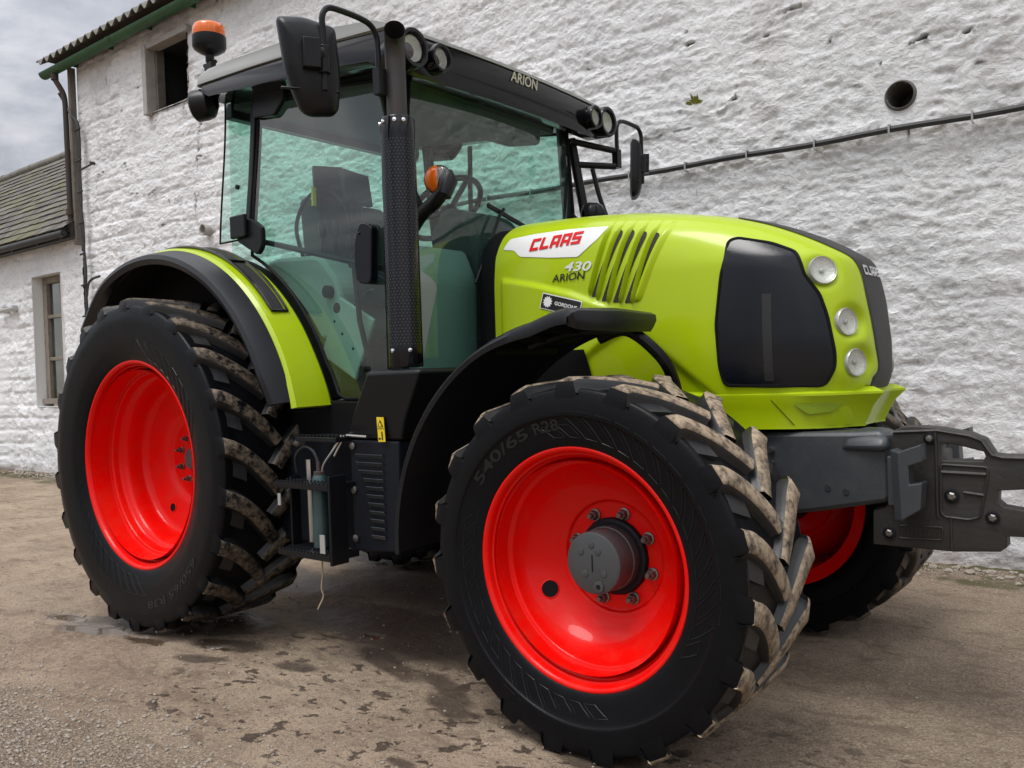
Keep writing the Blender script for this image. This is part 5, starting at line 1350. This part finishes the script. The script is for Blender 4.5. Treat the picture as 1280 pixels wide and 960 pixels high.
# ================================================================== GROUND
def groundmat():
    m, nt = newmat('yard_ground'); out = nt.nodes.new('ShaderNodeOutputMaterial'); p = nt.nodes.new('ShaderNodeBsdfPrincipled'); LK(nt, p.outputs[0], out.inputs[0])
    v = objco(nt); A = lambda k: N(nt, 'ShaderNodeAttribute', _attribute_name=k).outputs['Fac']
    wet, grv, pud, moss = A('wet'), A('gravel'), A('puddle'), A('moss')
    c = mixc(nt, ramp(nt, noise(nt, 1.1, 8, .65, v), [(.38, 0.), (.60, 1.)]), (.145, .098, .064), (.34, .262, .185))
    c = mixc(nt, ramp(nt, noise(nt, 9, 10, .75, v), [(.50, 0.), (.68, .65)]), c, (.155, .112, .078))
    c = mixc(nt, ramp(nt, noise(nt, 40, 10, .75, v), [(.42, .0), (.66, .8)]), c, (.36, .275, .19))
    vo = N(nt, 'ShaderNodeTexVoronoi', Scale=95, Randomness=1); LK(nt, v, vo.inputs['Vector'])
    vb = nt.nodes.new('ShaderNodeRGBToBW'); LK(nt, vo.outputs['Color'], vb.inputs[0]); g = mixc(nt, vb.outputs[0], (.15, .11, .075), (.46, .37, .27)); gg = mixc(nt, ramp(nt, vo.outputs['Distance'], [(.3, 0.), (.7, 1.)]), g, (.11, .08, .055))
    c = mixc(nt, math_(nt, 'MULTIPLY', grv, .75), c, gg)
    c = mixc(nt, ramp(nt, noise(nt, 130, 4, .6, v), [(.53, .0), (.64, .75)]), c, (.085, .062, .045))
    c = mixc(nt, ramp(nt, noise(nt, 210, 3, .6, v), [(.58, .0), (.66, .6)]), c, (.48, .41, .32))
    stv = nt.nodes.new('ShaderNodeMapping'); stv.inputs['Scale'].default_value = (1.6, 4.2, 1); stv.inputs['Rotation'].default_value = (0, 0, .35); LK(nt, v, stv.inputs[0])
    c = mixc(nt, ramp(nt, noise(nt, 2.4, 10, .72, stv.outputs[0], .6), [(.52, 0.), (.60, .55)]), c, (.12, .082, .055))
    c = mixc(nt, moss, c, (.070, .066, .018))
    sv = nt.nodes.new('ShaderNodeMapping'); sv.inputs['Scale'].default_value = (1, 1.45, 1); LK(nt, v, sv.inputs[0])
    sa_ = ramp(nt, noise(nt, 9.5, 3.5, .5, sv.outputs[0], .25), [(.598, 0.), (.618, 1.)]); sb_ = ramp(nt, noise(nt, 21, 3, .5, sv.outputs[0], .2), [(.635, 0.), (.655, 1.)])
    wet = math_(nt, 'MAXIMUM', wet, math_(nt, 'MULTIPLY', math_(nt, 'MULTIPLY', math_(nt, 'MAXIMUM', sa_, sb_), A('zone')), .92))
    wc = mixc(nt, 1.0, c, (.20, .175, .16), 'MULTIPLY'); c = mixc(nt, wet, c, wc)
    LK(nt, c, p.inputs['Base Color'])
    r = mixc(nt, wet, (.9, .9, .9), (.36, .36, .36)); r = mixc(nt, pud, r, (.06, .06, .06)); LK(nt, r, p.inputs['Roughness'])
    b = N(nt, 'ShaderNodeBump', Strength=1.0, Distance=.014)
    h = math_(nt, 'ADD', noise(nt, 50, 12, .75, v), math_(nt, 'MULTIPLY', vo.outputs['Distance'], math_(nt, 'MULTIPLY', grv, -.9)))
    LK(nt, math_(nt, 'MULTIPLY', h, math_(nt, 'SUBTRACT', 1.0, pud)), b.inputs['Height']); LK(nt, b.outputs[0], p.inputs['Normal']); return m
def grow(a, d0, end, f):
    out = []; x = a; d = d0
    while abs(x-a) < end: x += d; out.append(x); d *= f
    return out
core = list(lines([(-9.8, -3.0, .045), (-3.0, 0.0, .022), (0, 4.2, .0125)])); xs = np.array(sorted([v for v in grow(-9.8, -.05, 180, 1.25)]+core+grow(4.2, .02, 180, 1.25)))
core = list(lines([(-2.35, 1.0, .0125), (1.0, 2.6, .022)])); ys = np.array(sorted(grow(-2.35, -.02, 180, 1.25)+core+grow(2.6, .05, 180, 1.25)))
X, Y_ = np.meshgrid(xs, ys)
H = .022*(fbm(X*1.1, Y_*1.1, 201, 4)-.5)+.012*(fbm(X*6, Y_*6, 202, 4, .55)-.5)+.006*(fbm(X*25, Y_*25, 203, 3)-.5)
def gmask(X, Y_):
    # loose gravel nearest the camera on the left, and by the wall
    g = sstep(.0, .30, (-1.62-Y_)+.30*(fbm(X*3, Y_*3, 210, 3)-.5))*sstep(2.2, 1.7, X)
    g = np.maximum(g, .55*sstep(2.5, 3.1, X)*sstep(-1.2, -.4, Y_))
    g = np.maximum(g, sstep(1.62, 1.85, Y_+.25*(fbm(X*2.5, Y_*2.5, 212, 3)-.5))*.9)
    return g
G = gmask(X, Y_)
H += .010*G*(fbm(X*30, Y_*30, 204, 2)-.3)
warp = .06*(fbm(X*7, Y_*7, 205, 4)-.5); warp2 = .06*(fbm(X*7+9, Y_*7+3, 206, 4)-.5)
def spot(cx, cy, rx, ry, ang=0, soft=.25):
    dx = X-cx+warp*1.2; dy = Y_-cy+warp2*1.2; c, s = math.cos(ang), math.sin(ang); u = (dx*c+dy*s)/rx; w = (-dx*s+dy*c)/ry
    return 1-sstep(1-soft, 1+soft, np.hypot(u, w))
wet = np.zeros_like(X)
for a in [(.61, -1.14, .14, .05, .3), (1.06, -.97, .10, .05, 0), (1.91, -.95, .16, .06, -.4), (1.35, -.72, .30, .07, -.3), (1.75, -.80, .25, .05, -.4), (2.03, -.96, .05, .03), (2.21, -.96, .04, .025), (2.09, -1.37, .05, .03), (.97, -.51, .22, .11), (.55, -.95, .22, .07, .2), (-.32, -1.06, .26, .12, .2), (-.05, -1.0, .35, .10, .2), (.2, -.75, .3, .2), (1.3, -.35, .9, .30), (2.2, -.2, .5, .3), (2.6, -1.0, .22, .07), (2.85, -1.05, .12, .04, .3), (1.2, .5, 1.4, .5), (-.9, 0, 1.2, .3), (0, .8, .9, .4)]:
    wet = np.maximum(wet, spot(*a)*(.85))
sp1 = sstep(.640, .675, fbm(X*7, Y_*9, 220, 3, .45)); sp2 = sstep(.70, .73, fbm(X*15, Y_*19, 221, 2, .4)); sp3 = sstep(.66, .69, fbm(X*9, Y_*13, 222, 2, .4))*sstep(.45, .6, fbm(X*1.5, Y_*1.5, 223, 2))
zone = sstep(-1.75, -1.5, Y_)*sstep(.3, 1.0, X)*sstep(-.45, -.75, Y_-.25*(X-2.5)*(X > 2.5))+.04
zone = np.clip(zone*(1-G*.8), 0, 1)
pud = np.zeros_like(X)
for a in [(-.28, -1.16, .26, .075, .20), (-.62, -1.14, .16, .06, .2), (.12, -1.12, .14, .04, .1), (.86, -.60, .07, .03, 0), (1.04, -.50, .06, .022, 0), (.72, -.70, .05, .02, 0), (.55, -1.0, .08, .025, .1)]:
    pud = np.maximum(pud, spot(*a, soft=.18))
wet = np.maximum(wet, pud*.8)
H = H*(1-pud)+(-.012)*pud-.006*wet*(1-pud)*.5
moss = sstep(1.62, 1.85, Y_+.45*(fbm(X*2.1, Y_*3, 230, 4)-.5))*sstep(.40, .55, fbm(X*5, Y_*7, 231, 4))*.9
far = sstep(3, 12, np.hypot(X-1.5, Y_)); H = H*(1-far)
H = H*(1-.0)-.010
P = np.stack([X, Y_, H], -1)
GR = gridobj('ground', xs, ys, P, groundmat(), None, None, {'wet': wet, 'zone': zone, 'gravel': G, 'puddle': pud, 'moss': moss})
tag(GR, kind='structure')
# loose stones
def hit_h(x, y):
    i = min(len(xs)-1, np.searchsorted(xs, x)); k = min(len(ys)-1, np.searchsorted(ys, y)); return H[k, i]
random.seed(11); b = MB(); vs = []; fs = []; ico = None
bm = bmesh.new(); bmesh.ops.create_icosphere(bm, subdivisions=1, radius=1); IV = [v.co.copy() for v in bm.verts]; IF = [tuple(v.index for v in f.verts) for f in bm.faces]; bm.free()
def stones(nm, cnt, gen, size, mat, pw=2.2):
    b = MB(); k = 0; tr = 0
    while k < cnt and tr < cnt*12:
        tr += 1; p = gen()
        if p is None: continue
        x, y = p; r = size[0]+(size[1]-size[0])*random.random()**pw; R = Euler((random.random()*6, random.random()*6, random.random()*6)).to_matrix(); sc = Vector((random.uniform(.7, 1.3), random.uniform(.6, 1.1), random.uniform(.45, .8)))
        z = hit_h(x, y)+r*.25
        q = []
        for v in IV:
            w = R @ Vector((v.x*random.uniform(.8, 1.2), v.y*random.uniform(.8, 1.2), v.z)); q.append((x+w.x*r*sc.x, y+w.y*r*sc.y, z+w.z*r*sc.z))
        b.add(q, IF); k += 1
    o = b.build(nm, mat, recalc=False); tag(o, kind='stuff'); return o
def gen_front():
    x = random.uniform(-.6, 2.6); y = random.uniform(-2.3, -1.2); g = (-1.62-y)
    return (x, y) if g > random.uniform(-.15, .25) else None
def stonemat(nm, a, b_):
    m, nt = newmat(nm); out = nt.nodes.new('ShaderNodeOutputMaterial'); p = nt.nodes.new('ShaderNodeBsdfPrincipled'); LK(nt, p.outputs[0], out.inputs[0])
    LK(nt, mixc(nt, noise(nt, 37, 4, .7, objco(nt)), a, b_), p.inputs['Base Color']); p.inputs['Roughness'].default_value = .85; return m
SM = stonemat('gravel_stone', (.10, .08, .06), (.42, .37, .31))
o = stones('gravel', 6500, gen_front, (.0022, .010), SM, 2.5); tag(o, 'loose gravel scattered on the yard near the camera', 'gravel')
def gen_any():
    x = random.uniform(-3, 4.0); y = random.uniform(-2.0, 1.9); return (x, y)
o = stones('grit', 6500, gen_any, (.0018, .008), SM, 3.5); tag(o, 'fine grit scattered over the brown yard', 'grit')
def gen_wall():
    x = random.uniform(-9.5, 4.5); y = 2.2-abs(random.gauss(0, .16)); return (x, y)
o = stones('rubble', 2500, gen_wall, (.005, .028), SM, 2.5); tag(o, 'crumbled stone and mortar along the foot of the wall', 'rubble')
# low weeds and moss tufts along the wall
b = MB(); random.seed(21)
for k in range(9000):
    x = random.uniform(-9.6, 4.6); y = 2.17-abs(random.gauss(0, .17))
    if fbm(np.array([x*1.3]), np.array([y*2.]), 240, 3)[0] < .50: continue
    z = hit_h(x, y); L = random.uniform(.006, .030); a = random.uniform(0, 6.28); d = Vector((math.cos(a)*.7, math.sin(a)*.7, 1)).normalized()*L; sd = Vector((-math.sin(a), math.cos(a), 0))*random.uniform(.002, .005); p = Vector((x, y, z))
    b.add([p-sd, p+sd, p+d], [(0, 1, 2)])
o = b.build('weeds', paint('moss_weed', (.07, .075, .02), .8, var=.6), recalc=False); tag(o, 'low moss and weeds growing along the foot of the white wall', 'weeds', kind='stuff')

# ================================================================== SKY, SUN, CAMERA
W = bpy.data.worlds.new('World'); S.world = W; W.use_nodes = True; nt = W.node_tree; nt.nodes.clear()
SUN_EL, SUN_AZ = 67, 262     # azimuth of the sun measured from +X towards +Y
out = nt.nodes.new('ShaderNodeOutputWorld'); bg = nt.nodes.new('ShaderNodeBackground'); LK(nt, bg.outputs[0], out.inputs[0])
sky = nt.nodes.new('ShaderNodeTexSky'); sky.sky_type = 'NISHITA'; sky.sun_disc = False; sky.sun_elevation = R_(SUN_EL); sky.sun_rotation = R_(90-SUN_AZ)
tc = nt.nodes.new('ShaderNodeTexCoord'); mp = nt.nodes.new('ShaderNodeMapping'); mp.inputs['Scale'].default_value = (1.6, 1.6, 3.6); mp.inputs['Rotation'].default_value = (.2, .1, .4); LK(nt, tc.outputs['Generated'], mp.inputs[0])
n1 = noise(nt, 1.9, 9, .58, mp.outputs[0], .35)
cl = ramp(nt, n1, [(.34, (3.0, 3.1, 3.5)), (.46, (5.0, 5.1, 5.5)), (.55, (7.6, 7.5, 7.6)), (.66, (11.0, 10.6, 10.4))])
# brighter overcast behind the camera and overhead, heavier cloud beyond the barn
sx = nt.nodes.new('ShaderNodeSeparateXYZ'); LK(nt, tc.outputs['Generated'], sx.inputs[0])
el_ = math_(nt, 'MAXIMUM', sx.outputs[2], 0.0)
br = math_(nt, 'MULTIPLY', math_(nt, 'MULTIPLY_ADD', el_, 2.1, .30), math_(nt, 'MULTIPLY_ADD', sx.outputs[1], -.15, math_(nt, 'MULTIPLY_ADD', sx.outputs[0], .08, 1.0)))
vm = nt.nodes.new('ShaderNodeVectorMath'); vm.operation = 'SCALE'; LK(nt, cl, vm.inputs[0]); LK(nt, br, vm.inputs['Scale'])
LK(nt, mixc(nt, .86, sky.outputs[0], vm.outputs[0]), bg.inputs[0]); bg.inputs[1].default_value = .10
L = bpy.data.lights.new('sun', 'SUN'); L.energy = 1.7; L.angle = R_(26); L.color = (1, .975, .94); lo = bpy.data.objects.new('sun', L); COL.objects.link(lo)
az, el = R_(SUN_AZ), R_(SUN_EL); sd = Vector((math.cos(az)*math.cos(el), math.sin(az)*math.cos(el), math.sin(el))); lo.rotation_euler = sd.to_track_quat('Z', 'Y').to_euler(); lo.location = sd*20

cam = bpy.data.cameras.new('camera'); co = bpy.data.objects.new('camera', cam); COL.objects.link(co); S.camera = co
cam.sensor_width = 36; cam.lens = 1086.588*36/1280; cam.clip_end = 600; cam.clip_start = .05
r0 = (0.7853408769, 0.6180739128, -0.0349906464); u0 = (0.0177893285, 0.0339671801, 0.9992646148); f0 = (-0.6188079240, 0.7853858090, -0.0156806951)
MX = Matrix(((r0[0], u0[0], -f0[0]), (r0[1], u0[1], -f0[1]), (r0[2], u0[2], -f0[2])))
co.matrix_world = Matrix.Translation((4.07305, -3.25526, 1.20789)) @ MX.to_4x4()
S.view_settings.view_transform = 'Standard'; S.view_settings.look = 'None'; S.view_settings.gamma = 1; S.view_settings.exposure = 0.47; S.view_settings.use_curve_mapping = False
S.cycles.max_bounces = 8; S.cycles.transparent_max_bounces = 12; S.cycles.glossy_bounces = 4; S.cycles.diffuse_bounces = 4
